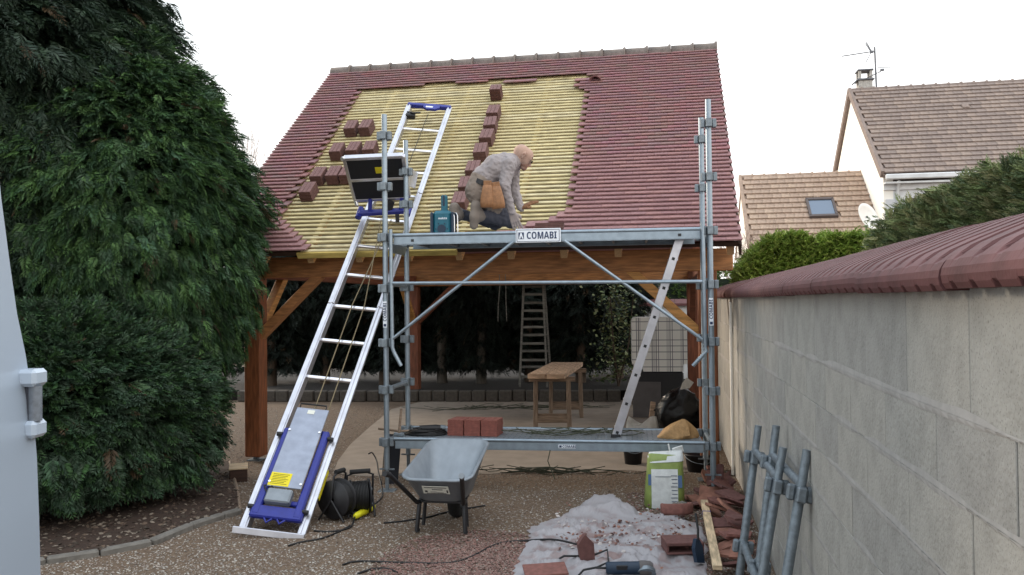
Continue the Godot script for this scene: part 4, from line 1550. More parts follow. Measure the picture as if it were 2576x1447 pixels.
func make_conifers() -> void:
	var greens := [Color(.017, .036, .021), Color(.026, .054, .030), Color(.038, .072, .038), Color(.024, .050, .034)]
	var bright := [Color(.024, .058, .024), Color(.050, .120, .036), Color(.085, .175, .050), Color(.038, .092, .044)]
	var t1 := thing("conifer_tree", "tallest dark conifer rising out of frame at top left", "tree", Vector3(-5.45, -0.03, -8.7), 0, "conifers by the drive")
	var s := S()
	tube(s, [Vector3(0, 0, 0), Vector3(0.05, 3, 0), Vector3(0, 7.6, 0)], [0.22, 0.16, 0.03], 9)
	put("trunk", s, M.bark, t1)
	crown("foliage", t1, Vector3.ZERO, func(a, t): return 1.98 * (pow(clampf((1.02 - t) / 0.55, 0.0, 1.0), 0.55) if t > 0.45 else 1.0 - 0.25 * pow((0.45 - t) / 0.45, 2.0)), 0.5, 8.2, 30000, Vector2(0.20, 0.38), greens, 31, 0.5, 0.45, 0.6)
	var t2 := thing("conifer_tree", "rounded bright green conifer overlapping the carport's left corner", "tree", Vector3(-4.02, -0.03, -8.62), 0, "conifers by the drive")
	s = S()
	tube(s, [Vector3(0, 0, 0), Vector3(0.03, 2, 0), Vector3(0, 4.2, 0)], [0.15, 0.11, 0.02], 9)
	put("trunk", s, M.bark, t2)
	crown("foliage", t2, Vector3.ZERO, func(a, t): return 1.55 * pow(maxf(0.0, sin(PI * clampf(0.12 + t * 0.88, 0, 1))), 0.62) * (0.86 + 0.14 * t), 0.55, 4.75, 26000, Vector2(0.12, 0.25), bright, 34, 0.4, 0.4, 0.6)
	var t3 := thing("conifer_bush", "low wide conifer bush spreading over the soil in front of the tall trees", "bush", Vector3(-4.15, 0.0, -7.45), 0, "")
	s = S()
	for k in 5: tube(s, [Vector3(0, 0, 0), Vector3(cos(k * 1.3) * 0.4, 0.6, sin(k * 1.3) * 0.4), Vector3(cos(k * 1.3) * 0.8, 1.2, sin(k * 1.3) * 0.8)], [0.05, 0.035, 0.01], 7)
	put("stem", s, M.bark, t3)
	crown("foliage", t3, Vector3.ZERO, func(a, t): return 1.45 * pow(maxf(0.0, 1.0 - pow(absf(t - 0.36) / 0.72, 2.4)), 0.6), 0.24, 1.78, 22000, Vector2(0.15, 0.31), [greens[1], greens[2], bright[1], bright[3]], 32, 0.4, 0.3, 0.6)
	# row of trees at the back of the lot, trunks bare below
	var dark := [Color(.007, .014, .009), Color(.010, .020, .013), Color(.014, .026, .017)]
	var back := [[700, "leftmost dark conifer at the back of the lot, behind the carport's left post"], [830, "dark conifer at the back seen between the hoist rails"], [975, "dark conifer at the back, behind the left scaffold post"], [1118, "dark conifer with a pale forked trunk behind the scaffold's left half"], [1212, "dark conifer with pale straight trunk at the back, left of the folding ladder"], [1330, "dark conifer directly behind the folding wooden ladder"], [1455, "dark conifer at the back, above the trestles"], [1548, "last dark conifer of the back row, beside the garden wall gap"]]
	for i in back.size():
		var p := at(back[i][0], 900, 17.2 + 0.3 * (i % 2) + (0.5 if i == 7 else 0.0))
		p.y = 0.15
		var t := thing("conifer_tree", back[i][1], "tree", p, 0, "conifers at the back of the lot")
		s = S()
		if i == 3:
			tube(s, [Vector3(0, -0.1, 0.6), Vector3(-0.03, 1.0, 0.55), Vector3(-0.18, 2.4, 0.4)], [0.11, 0.08, 0.05], 8)
			tube(s, [Vector3(0, 0.5, 0.58), Vector3(0.10, 1.4, 0.5), Vector3(0.14, 2.4, 0.4)], [0.07, 0.06, 0.04], 8)
		else:
			tube(s, [Vector3(0, -0.1, 0.5), Vector3(0.02, 1.2, 0.45), Vector3(0.0, 3.4, 0)], [0.11, 0.085, 0.05], 8)
		put("trunk", s, M.bark_pale if i in [3, 4] else M.bark, t)
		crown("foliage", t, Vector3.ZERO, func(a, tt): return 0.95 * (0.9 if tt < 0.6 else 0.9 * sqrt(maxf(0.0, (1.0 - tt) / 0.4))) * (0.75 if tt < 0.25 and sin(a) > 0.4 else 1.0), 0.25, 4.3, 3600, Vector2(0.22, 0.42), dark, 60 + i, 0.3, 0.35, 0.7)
	# a leafy shrub catching light at the right end of that row
	var sh := thing("leafy_shrub", "light leaved shrub at the right end of the dark back row, beside the covered tank", "shrub", at(1555, 900, 15.9) * Vector3(1, 0, 1) + Vector3(0, 0.12, 0))
	s = S()
	for k in 5: tube(s, [Vector3.ZERO, Vector3(cos(k * 2.1) * 0.2, 0.8, sin(k * 2.1) * 0.15), Vector3(cos(k * 2.1) * 0.3, 1.7, sin(k * 2.1) * 0.2)], [0.02, 0.014, 0.006], 6)
	put("stem", s, M.bark, sh)
	var leaf := S()
	flat(leaf)
	face(leaf, [Vector3(0, 0, 0), Vector3(0.4, 0.1, 0.5), Vector3(0, 0, 1.0)], Vector3(0, -1, 0))
	face(leaf, [Vector3(0, 0, 0), Vector3(0, 0, 1.0), Vector3(-0.4, 0.1, 0.5)], Vector3(0, -1, 0))
	leaf.generate_normals()
	T.leaf = leaf.commit()
	var xfs := []
	var cc := []
	for i in 900:
		var p := Vector3(rng.randfn(0, 0.22), rng.randf_range(0.1, 2.0), rng.randfn(0, 0.16))
		xfs.append(Transform3D(Basis.from_euler(Vector3(rng.randf_range(-0.8, 0.8), rng.randf() * TAU, rng.randf_range(-0.8, 0.8))) * rng.randf_range(0.05, 0.10), p))
		cc.append([Color(.10, .14, .05), Color(.20, .24, .10), Color(.06, .10, .04), Color(.16, .16, .07)][rng.randi() % 4])
	cloud("leaves", T.leaf, M.foliage, xfs, cc, sh).set_meta("kind", "stuff")

func make_hedges() -> void:
	# clipped hedge behind the wall
	var wx := wall_xf()
	var list := [
		["clipped_hedge", "tall clipped dark green hedge behind the right wall's near part", 1.3, 5.9, 0.62, 1.75, 2.285, 42000, [Color(.085, .125, .050), Color(.15, .20, .075), Color(.21, .25, .100), Color(.27, .27, .125)], 0.078],
		["feathery_hedge", "lower bright green feathery hedge between the clipped hedge and the carport", 12.3, 13.8, 0.40, 2.75, 2.60, 12000, [Color(.20, .31, .050), Color(.29, .41, .075), Color(.38, .46, .11), Color(.24, .35, .060)], 0.22]]
	for q in list:
		var h := thing(q[0], q[1], "hedge")
		h.transform = wx
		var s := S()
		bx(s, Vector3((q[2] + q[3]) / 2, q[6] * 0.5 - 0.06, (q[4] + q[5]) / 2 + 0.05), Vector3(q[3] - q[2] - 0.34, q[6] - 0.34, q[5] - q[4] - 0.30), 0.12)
		put("inner_branches", s, M.hedge_core, h)  # solid core added to close and darken the inside of the hedge
		var nn := FastNoiseLite.new()
		nn.seed = 17
		nn.frequency = 1.4
		var xfs := []
		var cc := []
		for i in int(q[7]):
			var t := pow(rng.randf(), 1.4)
			var x := lerpf(q[2], q[3], t)
			var nv := nn.get_noise_2d(x * 1.5, i % 7 * 0.2)
			var p: Vector3
			var nrm: Vector3
			var f := rng.randf()
			if q[0] == "feathery_hedge": f = 0.52 + f * 0.48 if f > 0.12 else f
			if f < 0.50:       # face towards the drive
				var y := rng.randf_range(1.4, q[6])
				p = Vector3(x, y, q[4] + 0.12 * nn.get_noise_2d(x * 2, y * 2) + rng.randf() * 0.12)
				nrm = Vector3(rng.randf_range(-0.5, 0.5), rng.randf_range(-0.1, 0.8), -1)
			elif f < (0.82 if q[2] < 5.0 else 0.64):
				p = Vector3(x, q[6] + 0.06 * nv - rng.randf() * 0.12, rng.randf_range(q[4], q[5]))
				nrm = Vector3(rng.randf_range(-0.6, 0.6), 1, rng.randf_range(-0.8, 0.3))
			elif f < 0.94:
				p = Vector3((q[3] if rng.randf() < (0.6 if q[2] < 5.0 else 0.15) else q[2]) + rng.randf_range(-0.12, 0.05), rng.randf_range(1.2, q[6]), rng.randf_range(q[4], q[5]))
				nrm = Vector3(1 if p.x > (q[2] + q[3]) * 0.5 else -1, rng.randf_range(-0.1, 0.7), rng.randf_range(-0.5, 0.5))
			else:
				p = Vector3(x, rng.randf_range(1.4, q[6]), q[5] - rng.randf() * 0.1)
				nrm = Vector3(0, 0.3, 1)
			if q[0] == "feathery_hedge": p.y += 0.16 * nn.get_noise_2d(x * 1.3, 5.0) + 0.12 * nn.get_noise_2d(p.z * 2.4, 9.0) - 0.5 * pow(maxf(0.0, (0.9 - p.z) / 0.5), 2.0)
			else: p.y -= 0.5 * pow(maxf(0.0, (x - 5.2) / 0.7), 2.0)
			var z := (nrm.normalized() + Vector3(0, 0.25, 0)).normalized()
			var xx := Vector3.UP.cross(z)
			if xx.length() < 0.1: xx = Vector3.RIGHT
			xx = xx.normalized().rotated(z, rng.randf_range(-1.4, 1.4))
			var sc: float = q[9] * rng.randf_range(0.6, 1.2)
			xfs.append(Transform3D(Basis(xx, z.cross(xx), z) * sc, p - z * sc * 0.45))
			cc.append(q[8][rng.randi() % 4] * rng.randf_range(0.7, 1.25))
		if not T.has("spray0"): T.spray0 = spray_mesh(3, 0.25, 13, 0.115)
		cloud("foliage", T.spray0, M.foliage, xfs, cc, h).set_meta("kind", "stuff")

func twig(s: SurfaceTool, p: Vector3, d: Vector3, l: float, r: float, depth: int) -> void:
	var q := p + d * l
	var m := (p + q) * 0.5 + Vector3(rng.randf_range(-1, 1), 0, rng.randf_range(-1, 1)) * l * 0.06
	tube(s, [p, m, q], [r, r * 0.8, r * 0.55], 5 if depth > 1 else 4, false)
	if depth == 0: return
	for i in 3:
		var nd := (d + Vector3(rng.randf_range(-0.7, 0.7), rng.randf_range(-0.1, 0.5), rng.randf_range(-0.7, 0.7))).normalized()
		twig(s, p + d * l * rng.randf_range(0.5, 1.0), nd, l * rng.randf_range(0.55, 0.85), r * 0.55, depth - 1)

func make_bare_trees() -> void:
	var q := [[650, 0.0, 26.0, "bare winter tree behind the carport's left slope", 2.6, 0.10], [615, 0.0, 30.0, "farther bare tree whose thin twigs show beside the tall conifer", 3.1, 0.09], [1868, 0.0, 24.0, "bare winter tree glimpsed between the carport and the bright hedge", 1.45, 0.08]]
	for k in q:
		var p := at(k[0], 750, k[2])
		p.y = -0.05
		var t := thing("bare_tree", k[3], "tree", p)
		var s := S()
		tube(s, [Vector3.ZERO, Vector3(0, k[4], 0)], [k[5] * 1.2, k[5]], 7)
		put("trunk", s, M.twig, t)
		s = S()
		for i in 5:
			var a := i * 1.35 + 0.4
			twig(s, Vector3(0, k[4] * (0.7 + 0.06 * i), 0), Vector3(cos(a) * 0.42, 1.0, sin(a) * 0.42).normalized(), k[4] * 0.80, k[5] * 0.42, 4)
		put("branches", s, M.twig, t)

# ---------------------------------------------------------------- the neighbours' house
func tile_field(parent: Node3D, rb: Basis, corner: Vector3, width: float, length: float, rows: int, cols: int, mats: Array, singles: int, skip := Rect2()) -> void:
	var w := width / cols
	var p := length / rows
	var s := S()
	bx(s, Vector3.ZERO, Vector3(w - 0.004, 0.045, p * 1.22), 0.004)
	s.generate_normals()
	var m := s.commit()
	var xfs := []
	var cc := []
	var tv: StandardMaterial3D = M[mats[0]].duplicate()
	tv.albedo_color = Color.WHITE
	tv.vertex_color_use_as_albedo = true
	for r in rows:
		for c in cols:
			var ox := w * 0.5 if r % 2 else 0.0
			var x := (c + 0.5) * w + ox * 0.5
			if skip.size.x > 0 and skip.has_point(Vector2(x, (r + 0.5) * p)): continue
			var xf := Transform3D(rb * Basis(Vector3.RIGHT, -0.16 + rng.randf_range(-0.008, 0.008)), corner + rb * Vector3(x, 0.035 + rng.randf_range(-0.002, 0.002), -(r + 0.5) * p))
			var k: String = mats[rng.randi() % mats.size()]
			if singles > 0:
				singles -= 1
				put_mesh("roof_tile", m, M[k], parent, xf)
			else:
				xfs.append(xf)
				cc.append(M[k].albedo_color.srgb_to_linear())
	if xfs.size(): cloud("roof_tiles", m, tv, xfs, cc, parent).set_meta("kind", "stuff")

func make_house() -> void:
	var ca := cos(YAW)
	var sa := sin(YAW)
	# main block: its near left eave corner, 27 m away
	var base := at(2226, 437, 27.0)
	var he := base.y
	base.y = -0.1
	he += 0.1
	var h := thing("house", "large pale house with brown tiled gable roof at upper right", "house")
	h.transform = Transform3D(Basis(Vector3.UP, -YAW), base)
	var W := 11.0
	var run := 4.75
	var apex := at(2147, 226, 31.7)
	var hr := apex.y + 0.1
	var al := atan2(hr - he, run)
	var len := Vector2(run, hr - he).length()
	var rb := Basis(Vector3.RIGHT, Vector3(0, cos(al), sin(al)), Vector3(0, -sin(al), cos(al)))
	var s := S()
	flat(s)
	var poly := [Vector2(0.25, 0), Vector2(0.25, he - 0.1), Vector2(run, hr - 0.15), Vector2(2 * run - 0.25, he - 0.1), Vector2(2 * run - 0.25, 0)]
	prism(s, Transform3D(Basis(Vector3(0, 0, -1), Vector3.UP, Vector3.RIGHT), Vector3(0.16, 0, 0)), poly, 0.3)
	put("gable_wall", s, M.render_cream, h)
	s = S()
	bx(s, Vector3(W / 2 + 0.3, he / 2 - 0.12, -0.40), Vector3(W - 0.02, he - 0.2, 0.3))
	bx(s, Vector3(W / 2 + 0.3, he / 2 - 0.12, -2 * run + 0.4), Vector3(W - 0.02, he - 0.2, 0.3))
	bx(s, Vector3(W - 0.15, he / 2 + 0.6, -run), Vector3(0.3, he + 1.2, 2 * run - 0.9))
	put("front_wall", s, M.render_white, h)
	s = S()
	box(s, Transform3D(rb, Vector3(W / 2, (he + hr) / 2 - 0.08, -run / 2)), Vector3(W + 0.1, 0.12, len))
	box(s, Transform3D(Basis(Vector3.UP, PI) * rb, Vector3(W / 2, (he + hr) / 2 - 0.08, -run * 1.5)), Vector3(W + 0.1, 0.12, len))
	put("roof_slab", s, M.clay1, h)
	tile_field(h, rb, Vector3(-0.02, he, 0.0), W, len, 21, 36, ["clay0", "clay1", "clay2"], 300)
	s = S()
	for sx in [0.0]:
		box(s, Transform3D(rb, Vector3(-0.075, (he + hr) / 2 - 0.02, -run / 2)), Vector3(0.10, 0.24, len))
		box(s, Transform3D(Basis(Vector3.UP, PI) * rb, Vector3(-0.075, (he + hr) / 2 - 0.02, -run * 1.5)), Vector3(0.10, 0.24, len))
	put("verge_tiles", s, M.clay1, h)
	for i in 26:
		s = S()
		lathe(s, Transform3D(Basis(Vector3(0, 0, 1), Vector3(1, 0, 0), Vector3(0, 1, 0)), Vector3(-0.05 + i * 0.43, hr - 0.06, -run)), [Vector2(0.12, 0), Vector2(0.13, 0.36), Vector2(0.165, 0.40), Vector2(0.165, 0.43), Vector2(0.1, 0.43)], 8, -0.2, PI + 0.2)
		put("ridge_tile", s, M.clay1, h)
	for q in [[3.45, 14.4, 0], [6.35, 7.1, 0]]:
		s = S()
		box(s, Transform3D(rb, Vector3(q[0], he, 0) + rb * Vector3(0, 0.09, -q[1] / 21.0 * len)), Vector3(0.22, 0.08, 0.26), 0.02)
		put("vent_tile", s, M.clay0, h)
	# gutter, downpipe, window
	s = S()
	bx(s, Vector3(W / 2, he - 0.12, 0.10), Vector3(W, 0.17, 0.12), 0.03)
	put("gutter", s, M.render_white, h)
	s = S()
	bx(s, Vector3(W / 2, he - 0.30, -0.08), Vector3(W, 0.05, 0.30))
	bx(s, Vector3(W / 2, he - 0.42, -0.20), Vector3(W, 0.18, 0.06), 0.01)
	put("cornice", s, M.render_white, h)
	s = S()
	tube(s, [Vector3(0.42, he - 0.25, 0.02), Vector3(0.42, he - 0.5, -0.16), Vector3(0.44, 0.2, -0.17)], 0.05, 8)
	put("downpipe", s, M.render_white, h)
	var wd := Node3D.new()
	wd.name = "window"
	h.add_child(wd)
	wd.position = Vector3(1.42, he - 1.55, -0.24)
	s = S()
	for q in [[-0.62, 0, 0.08, 1.5], [0.62, 0, 0.08, 1.5], [0, 0.72, 1.32, 0.1], [0, 0, 0.06, 1.4], [0, -0.75, 1.4, 0.08]]: bx(s, Vector3(q[0], q[1], 0.02), Vector3(q[2], q[3], 0.06), 0.008)
	put("frame", s, M.frame_brown, wd)
	s = S()
	bx(s, Vector3(0, 0, -0.01), Vector3(1.2, 1.4, 0.02))
	put("pane", s, M.window_dark, wd)
	for sx in [-1.0, 1.0]:
		s = S()
		bx(s, Vector3(sx * 1.03, 0, 0.02), Vector3(0.66, 1.5, 0.05), 0.01)
		put("shutter", s, M.shutter, wd)
	# chimney
	var ch := Node3D.new()
	ch.name = "chimney"
	h.add_child(ch)
	ch.position = Vector3(0.55, hr, -run - 0.4)
	s = S()
	bx(s, Vector3(0, -0.1, 0), Vector3(0.50, 1.0, 0.46), 0.02)
	put("shaft", s, M.chimney, ch)
	s = S()
	bx(s, Vector3(0, 0.42, 0), Vector3(0.62, 0.07, 0.58), 0.02)
	bx(s, Vector3(0, 0.78, 0), Vector3(0.58, 0.06, 0.54), 0.02)
	bx(s, Vector3(-0.36, 0.36, 0.05), Vector3(0.22, 0.04, 0.3), 0.0, Vector3(0, 0, 0.7))
	put("cap", s, M.mast, ch)
	for q in [[-0.2, -0.18], [0.2, -0.18], [-0.2, 0.18], [0.2, 0.18]]:
		s = S()
		bx(s, Vector3(q[0], 0.60, q[1]), Vector3(0.10, 0.32, 0.10), 0.01)
		put("pillar", s, M.chimney, ch)
	# aerials
	var an := thing("antenna", "television antenna mast with two aerials beside the house chimney", "antenna")
	an.transform = h.transform * Transform3D(Basis(), Vector3(0.95, hr, -run - 0.2))
	s = S()
	tube(s, [Vector3(0, -0.5, 0), Vector3(-0.06, 1.62, 0)], 0.034, 8)
	put("mast", s, M.mast, an)
	s = S()
	tube(s, [Vector3(-0.06, 1.46, 0.02), Vector3(-1.28, 1.28, 0.25)], 0.020, 6)
	for i in 14:
		var p := Vector3(-0.30, 1.425, 0.06).lerp(Vector3(-1.26, 1.283, 0.245), i / 13.0)
		tube(s, [p + Vector3(0.012, 0.02, -0.12), p + Vector3(-0.012, -0.02, 0.12)], 0.014, 5)
	for sg in [-1.0, 1.0]:
		for k in 3: tube(s, [Vector3(-0.16 - 0.015 * k, 1.45, -0.1 + k * 0.1), Vector3(-0.36, 1.45 + sg * 0.36, -0.12 + k * 0.1)], 0.013, 5)
	bx(s, Vector3(-0.17, 1.44, 0.03), Vector3(0.12, 0.09, 0.08), 0.01)
	put("long_aerial", s, M.mast, an)
	s = S()
	tube(s, [Vector3(-0.42, 0.42, 0.1), Vector3(0.18, 0.72, -0.1)], 0.018, 6)
	for i in 6:
		var p := Vector3(-0.42, 0.42, 0.1).lerp(Vector3(0.18, 0.72, -0.1), i / 5.0)
		tube(s, [p + Vector3(-0.02, 0, -0.2), p + Vector3(0.02, 0, 0.2)], 0.008, 5)
	tube(s, [Vector3(0.06, 0.86, -0.08), Vector3(0.72, 0.86, -0.16)], 0.014, 5)
	bx(s, Vector3(0.22, 0.77, -0.1), Vector3(0.14, 0.08, 0.1), 0.01)
	put("short_aerial", s, M.mast, an)
	# lower wing with a skylight
	var r0 := at(1862, 443, 31.2)
	var r1 := at(2157, 433, 30.4)
	var wl := 4.25
	var wrun := 3.5
	var x1 := 0.10
	var wg := thing("house_wing", "lower house wing with sandy tiled roof and one skylight", "house")
	wg.transform = h.transform
	var whr := r1.y + 0.1
	var whe := whr - 2.82
	var wal := atan2(whr - whe, wrun)
	var wlen := Vector2(wrun, whr - whe).length()
	var wb := Basis(Vector3.RIGHT, Vector3(0, cos(wal), sin(wal)), Vector3(0, -sin(wal), cos(wal)))
	s = S()
	prism(s, Transform3D(Basis(Vector3(0, 0, -1), Vector3.UP, Vector3.RIGHT), Vector3(x1 - wl + 0.18, 0, 0)), [Vector2(0.25, 0), Vector2(0.25, whe - 0.1), Vector2(wrun, whr - 0.15), Vector2(2 * wrun - 0.25, whe - 0.1), Vector2(2 * wrun - 0.25, 0)], 0.3)
	put("gable_wall", s, M.render_cream, wg)
	s = S()
	bx(s, Vector3(x1 - wl / 2, whe / 2 - 0.12, -0.40), Vector3(wl - 0.4, whe - 0.2, 0.3))
	put("front_wall", s, M.render_cream, wg)
	s = S()
	box(s, Transform3D(wb, Vector3(x1 - wl / 2 - 0.06, (whe + whr) / 2 - 0.08, -wrun / 2)), Vector3(wl - 0.1, 0.12, wlen))
	box(s, Transform3D(Basis(Vector3.UP, PI) * wb, Vector3(x1 - wl / 2 - 0.06, (whe + whr) / 2 - 0.08, -wrun * 1.5)), Vector3(wl - 0.1, 0.12, wlen))
	put("roof_slab", s, M.sandtile1, wg)
	tile_field(wg, wb, Vector3(x1 - wl, whe, 0), wl - 0.1, wlen, 14, 14, ["sandtile0", "sandtile1", "sandtile2"], 300, Rect2(2.05, 1.55, 0.86, 1.1))
	s = S()
	box(s, Transform3D(wb, Vector3(x1 - wl - 0.05, (whe + whr) / 2 - 0.02, -wrun / 2)), Vector3(0.10, 0.2, wlen))
	put("verge_tiles", s, M.sandtile1, wg)
	for i in 10:
		s = S()
		lathe(s, Transform3D(Basis(Vector3(0, 0, 1), Vector3(1, 0, 0), Vector3(0, 1, 0)), Vector3(x1 - wl + i * 0.42, whr - 0.06, -wrun)), [Vector2(0.11, 0), Vector2(0.12, 0.35), Vector2(0.15, 0.39), Vector2(0.15, 0.42), Vector2(0.1, 0.42)], 8, -0.2, PI + 0.2)
		put("ridge_tile", s, M.sandtile1, wg)
	var sk := Node3D.new()
	sk.name = "skylight"
	wg.add_child(sk)
	sk.transform = Transform3D(wb, Vector3(x1 - wl + 2.48, whe, 0) + wb * Vector3(0, 0.07, -2.1))
	s = S()
	for q in [[-0.42, 0, 0.08, 1.06], [0.42, 0, 0.08, 1.06], [0, 0.52, 0.92, 0.12], [0, -0.52, 0.92, 0.12]]: bx(s, Vector3(q[0], 0.02, q[1]), Vector3(q[2], 0.12, q[3]), 0.01)
	put("frame", s, M.frame_brown, sk)
	s = S()
	bx(s, Vector3(0, 0.03, 0), Vector3(0.76, 0.02, 0.94))
	put("pane", s, M.skylight, sk)
	s = S()
	box(s, Transform3D(wb, Vector3(x1 - wl + 2.42, whe, 0) + wb * Vector3(0, 0.09, -2.88)), Vector3(0.2, 0.08, 0.24), 0.02)
	put("vent_tile", s, M.sandtile0, wg)
	# satellite dish
	var dp := at(2184, 545, 25.6)
	var di := thing("satellite_dish", "white round satellite dish above the hedge in front of the house", "satellite dish", Vector3(dp.x, 0, dp.z))
	s = S()
	var db := Basis.from_euler(Vector3(-0.35, 0.55, 0))
	var dx := Transform3D(db * Basis(Vector3.RIGHT, PI / 2), Vector3(0, dp.y, 0))
	lathe(s, dx, [Vector2(0.01, -0.12), Vector2(0.2, -0.09), Vector2(0.36, -0.03), Vector2(0.44, 0.02), Vector2(0.44, 0.03), Vector2(0.35, -0.01), Vector2(0.2, -0.07), Vector2(0.01, -0.10)], 24)
	put("reflector", s, M.dish, di)
	s = S()
	tube(s, [Vector3(0, 0, -0.16), Vector3(0, dp.y, -0.16)], 0.03, 8)
	tube(s, [Vector3(0, dp.y, -0.17), Vector3(0, dp.y, -0.08)], 0.03, 8)
	put("pole", s, M.mast, di)
	s = S()
	tube(s, [Vector3(0, dp.y - 0.42, 0.02), Vector3(0.16, dp.y - 0.2, 0.42)], 0.012, 6)
	bx(s, Vector3(0.16, dp.y - 0.19, 0.43), Vector3(0.07, 0.07, 0.1), 0.01)
	put("feed_arm", s, M.mast, di)

# ---------------------------------------------------------------- things in the yard
func rrect(hx: float, hz: float, r: float, y: float, n := 5) -> Array:      # rounded rectangle, clockwise from above reversed for loft upwards
	var pts := []
	for q in [[1, 1, 0.0], [-1, 1, PI / 2], [-1, -1, PI], [1, -1, PI * 1.5]]:
		for i in n:
			var a: float = q[2] + PI / 2 * i / (n - 1)
			pts.append(Vector3(q[0] * (hx - r) + cos(a) * r, y, q[1] * (hz - r) + sin(a) * r))
	pts.reverse()
	return pts

func shear(loop: Array, dx: float, slope: float, taper: float) -> Array:
	var o := []
	for p in loop: o.append(Vector3(p.x + dx, p.y + p.x * slope, p.z * (1.0 + p.x * taper)))
	return o

func make_barrow() -> void:
	var w := G(1140, 1311)
	var l := (G(1048, 1341) + G(1176, 1341)) * 0.5
	var d := (w - l) * Vector3(1, 0, 1)
	var turn := atan2(-d.z, d.x)
	var b := thing("wheelbarrow", "blue grey metal wheelbarrow on black legs facing away on the gravel", "wheelbarrow", Vector3(l.x, gy(l.z), l.z), turn)
	# x forwards to the wheel, z to the right
	var s := S()
	var outer := [shear(rrect(0.16, 0.160, 0.07, 0.245), 0.14, 0.02, 0.0), shear(rrect(0.19, 0.178, 0.08, 0.265), 0.14, 0.03, 0.0), shear(rrect(0.385, 0.250, 0.11, 0.50), 0.20, 0.21, -0.10), shear(rrect(0.41, 0.266, 0.12, 0.512), 0.20, 0.21, -0.10), shear(rrect(0.413, 0.269, 0.12, 0.522), 0.20, 0.21, -0.10), shear(rrect(0.40, 0.257, 0.115, 0.530), 0.20, 0.21, -0.10), shear(rrect(0.38, 0.243, 0.105, 0.522), 0.20, 0.21, -0.10), shear(rrect(0.185, 0.172, 0.07, 0.292), 0.14, 0.03, 0.0), shear(rrect(0.15, 0.150, 0.06, 0.255), 0.14, 0.02, 0.0)]
	loft(s, outer)
	flat(s)
	face(s, outer[0], Vector3(0.14, 0.4, 0))
	face(s, outer[-1], Vector3(0.14, -1, 0))
	put("tray", s, M.barrow, b)
	# label on the near end
	var p0: Vector3 = (outer[1][10] + outer[1][11]) * 0.5
	var lb := Node3D.new()
	lb.name = "label_plate"
	b.add_child(lb)
	var nx := Vector3(-0.76, -0.64, 0).normalized()
	var c := Vector3(-0.142, 0.352, -0.005)
	lb.transform = Transform3D(Basis(Vector3(0, 0, 1), Vector3(0, 0, 1).cross(nx) * -1.0, nx), c)
	s = S()
	bx(s, Vector3.ZERO, Vector3(0.20, 0.085, 0.003))
	put("plate", s, M.paper, lb)
	s = S()
	for q in [[0.0, 0.028, 0.17, 0.007], [0.012, 0.006, 0.08, 0.008], [-0.075, -0.016, 0.02, 0.02], [0.085, -0.014, 0.01, 0.03], [-0.02, -0.022, 0.05, 0.005], [0.03, -0.028, 0.05, 0.004], [0.0, -0.037, 0.15, 0.005]]: bx(s, Vector3(q[0], q[1], 0.0022), Vector3(q[2], q[3], 0.001))
	put("print", s, M.ink, lb)
	for sg in [-1.0, 1.0]:
		s = S()
		tube(s, [Vector3(0.50, 0.17, sg * 0.075), Vector3(0.34, 0.222, sg * 0.11), Vector3(0.05, 0.226, sg * 0.165), Vector3(-0.05, 0.236, sg * 0.18), Vector3(-0.42, 0.51, sg * 0.262), Vector3(-0.46, 0.525, sg * 0.27)], 0.0165, 10)
		var hd := put("handle", s, M.black, b)
		s = S()
		tube(s, [Vector3(-0.43, 0.515, sg * 0.264), Vector3(-0.49, 0.535, sg * 0.277)], 0.021, 10)
		put("grip", s, M.barrow if sg > 0 else M.black, hd)
		s = S()
		tube(s, [Vector3(0.02, 0.25, sg * 0.165), Vector3(-0.005, 0.22, sg * 0.172), Vector3(-0.03, 0.02, sg * 0.188)], 0.0165, 8)
		tube(s, [Vector3(0.10, 0.25, sg * 0.155), Vector3(0.11, 0.22, sg * 0.158), Vector3(0.09, 0.03, sg * 0.172)], 0.0145, 8)
		tube(s, [Vector3(-0.03, 0.02, sg * 0.188), Vector3(0.0, 0.015, sg * 0.185)], 0.0165, 8)
		put("leg", s, M.black, b)
	s = S()
	bx(s, Vector3(0.0, 0.234, 0), Vector3(0.03, 0.02, 0.33), 0.004)
	bx(s, Vector3(0.26, 0.234, 0), Vector3(0.03, 0.02, 0.22), 0.004)
	put("cross_bar", s, M.black, b)
	var wh := Node3D.new()
	wh.name = "wheel"
	b.add_child(wh)
	wh.transform = Transform3D(Basis(Vector3.RIGHT, PI / 2), Vector3(0.47, 0.17, 0))
	s = S()
	lathe(s, Transform3D(), [Vector2(0.10, -0.045), Vector2(0.15, -0.045), Vector2(0.165, -0.025), Vector2(0.17, 0.0), Vector2(0.165, 0.025), Vector2(0.15, 0.045), Vector2(0.10, 0.045)], 28)
	put("tyre", s, M.rubber, wh)
	s = S()
	lathe(s, Transform3D(), [Vector2(0.001, -0.05), Vector2(0.03, -0.05), Vector2(0.04, -0.02), Vector2(0.10, -0.03), Vector2(0.105, 0.0), Vector2(0.10, 0.03), Vector2(0.04, 0.02), Vector2(0.03, 0.05), Vector2(0.001, 0.05)], 20)
	put("rim", s, M.zinc_dull, wh)

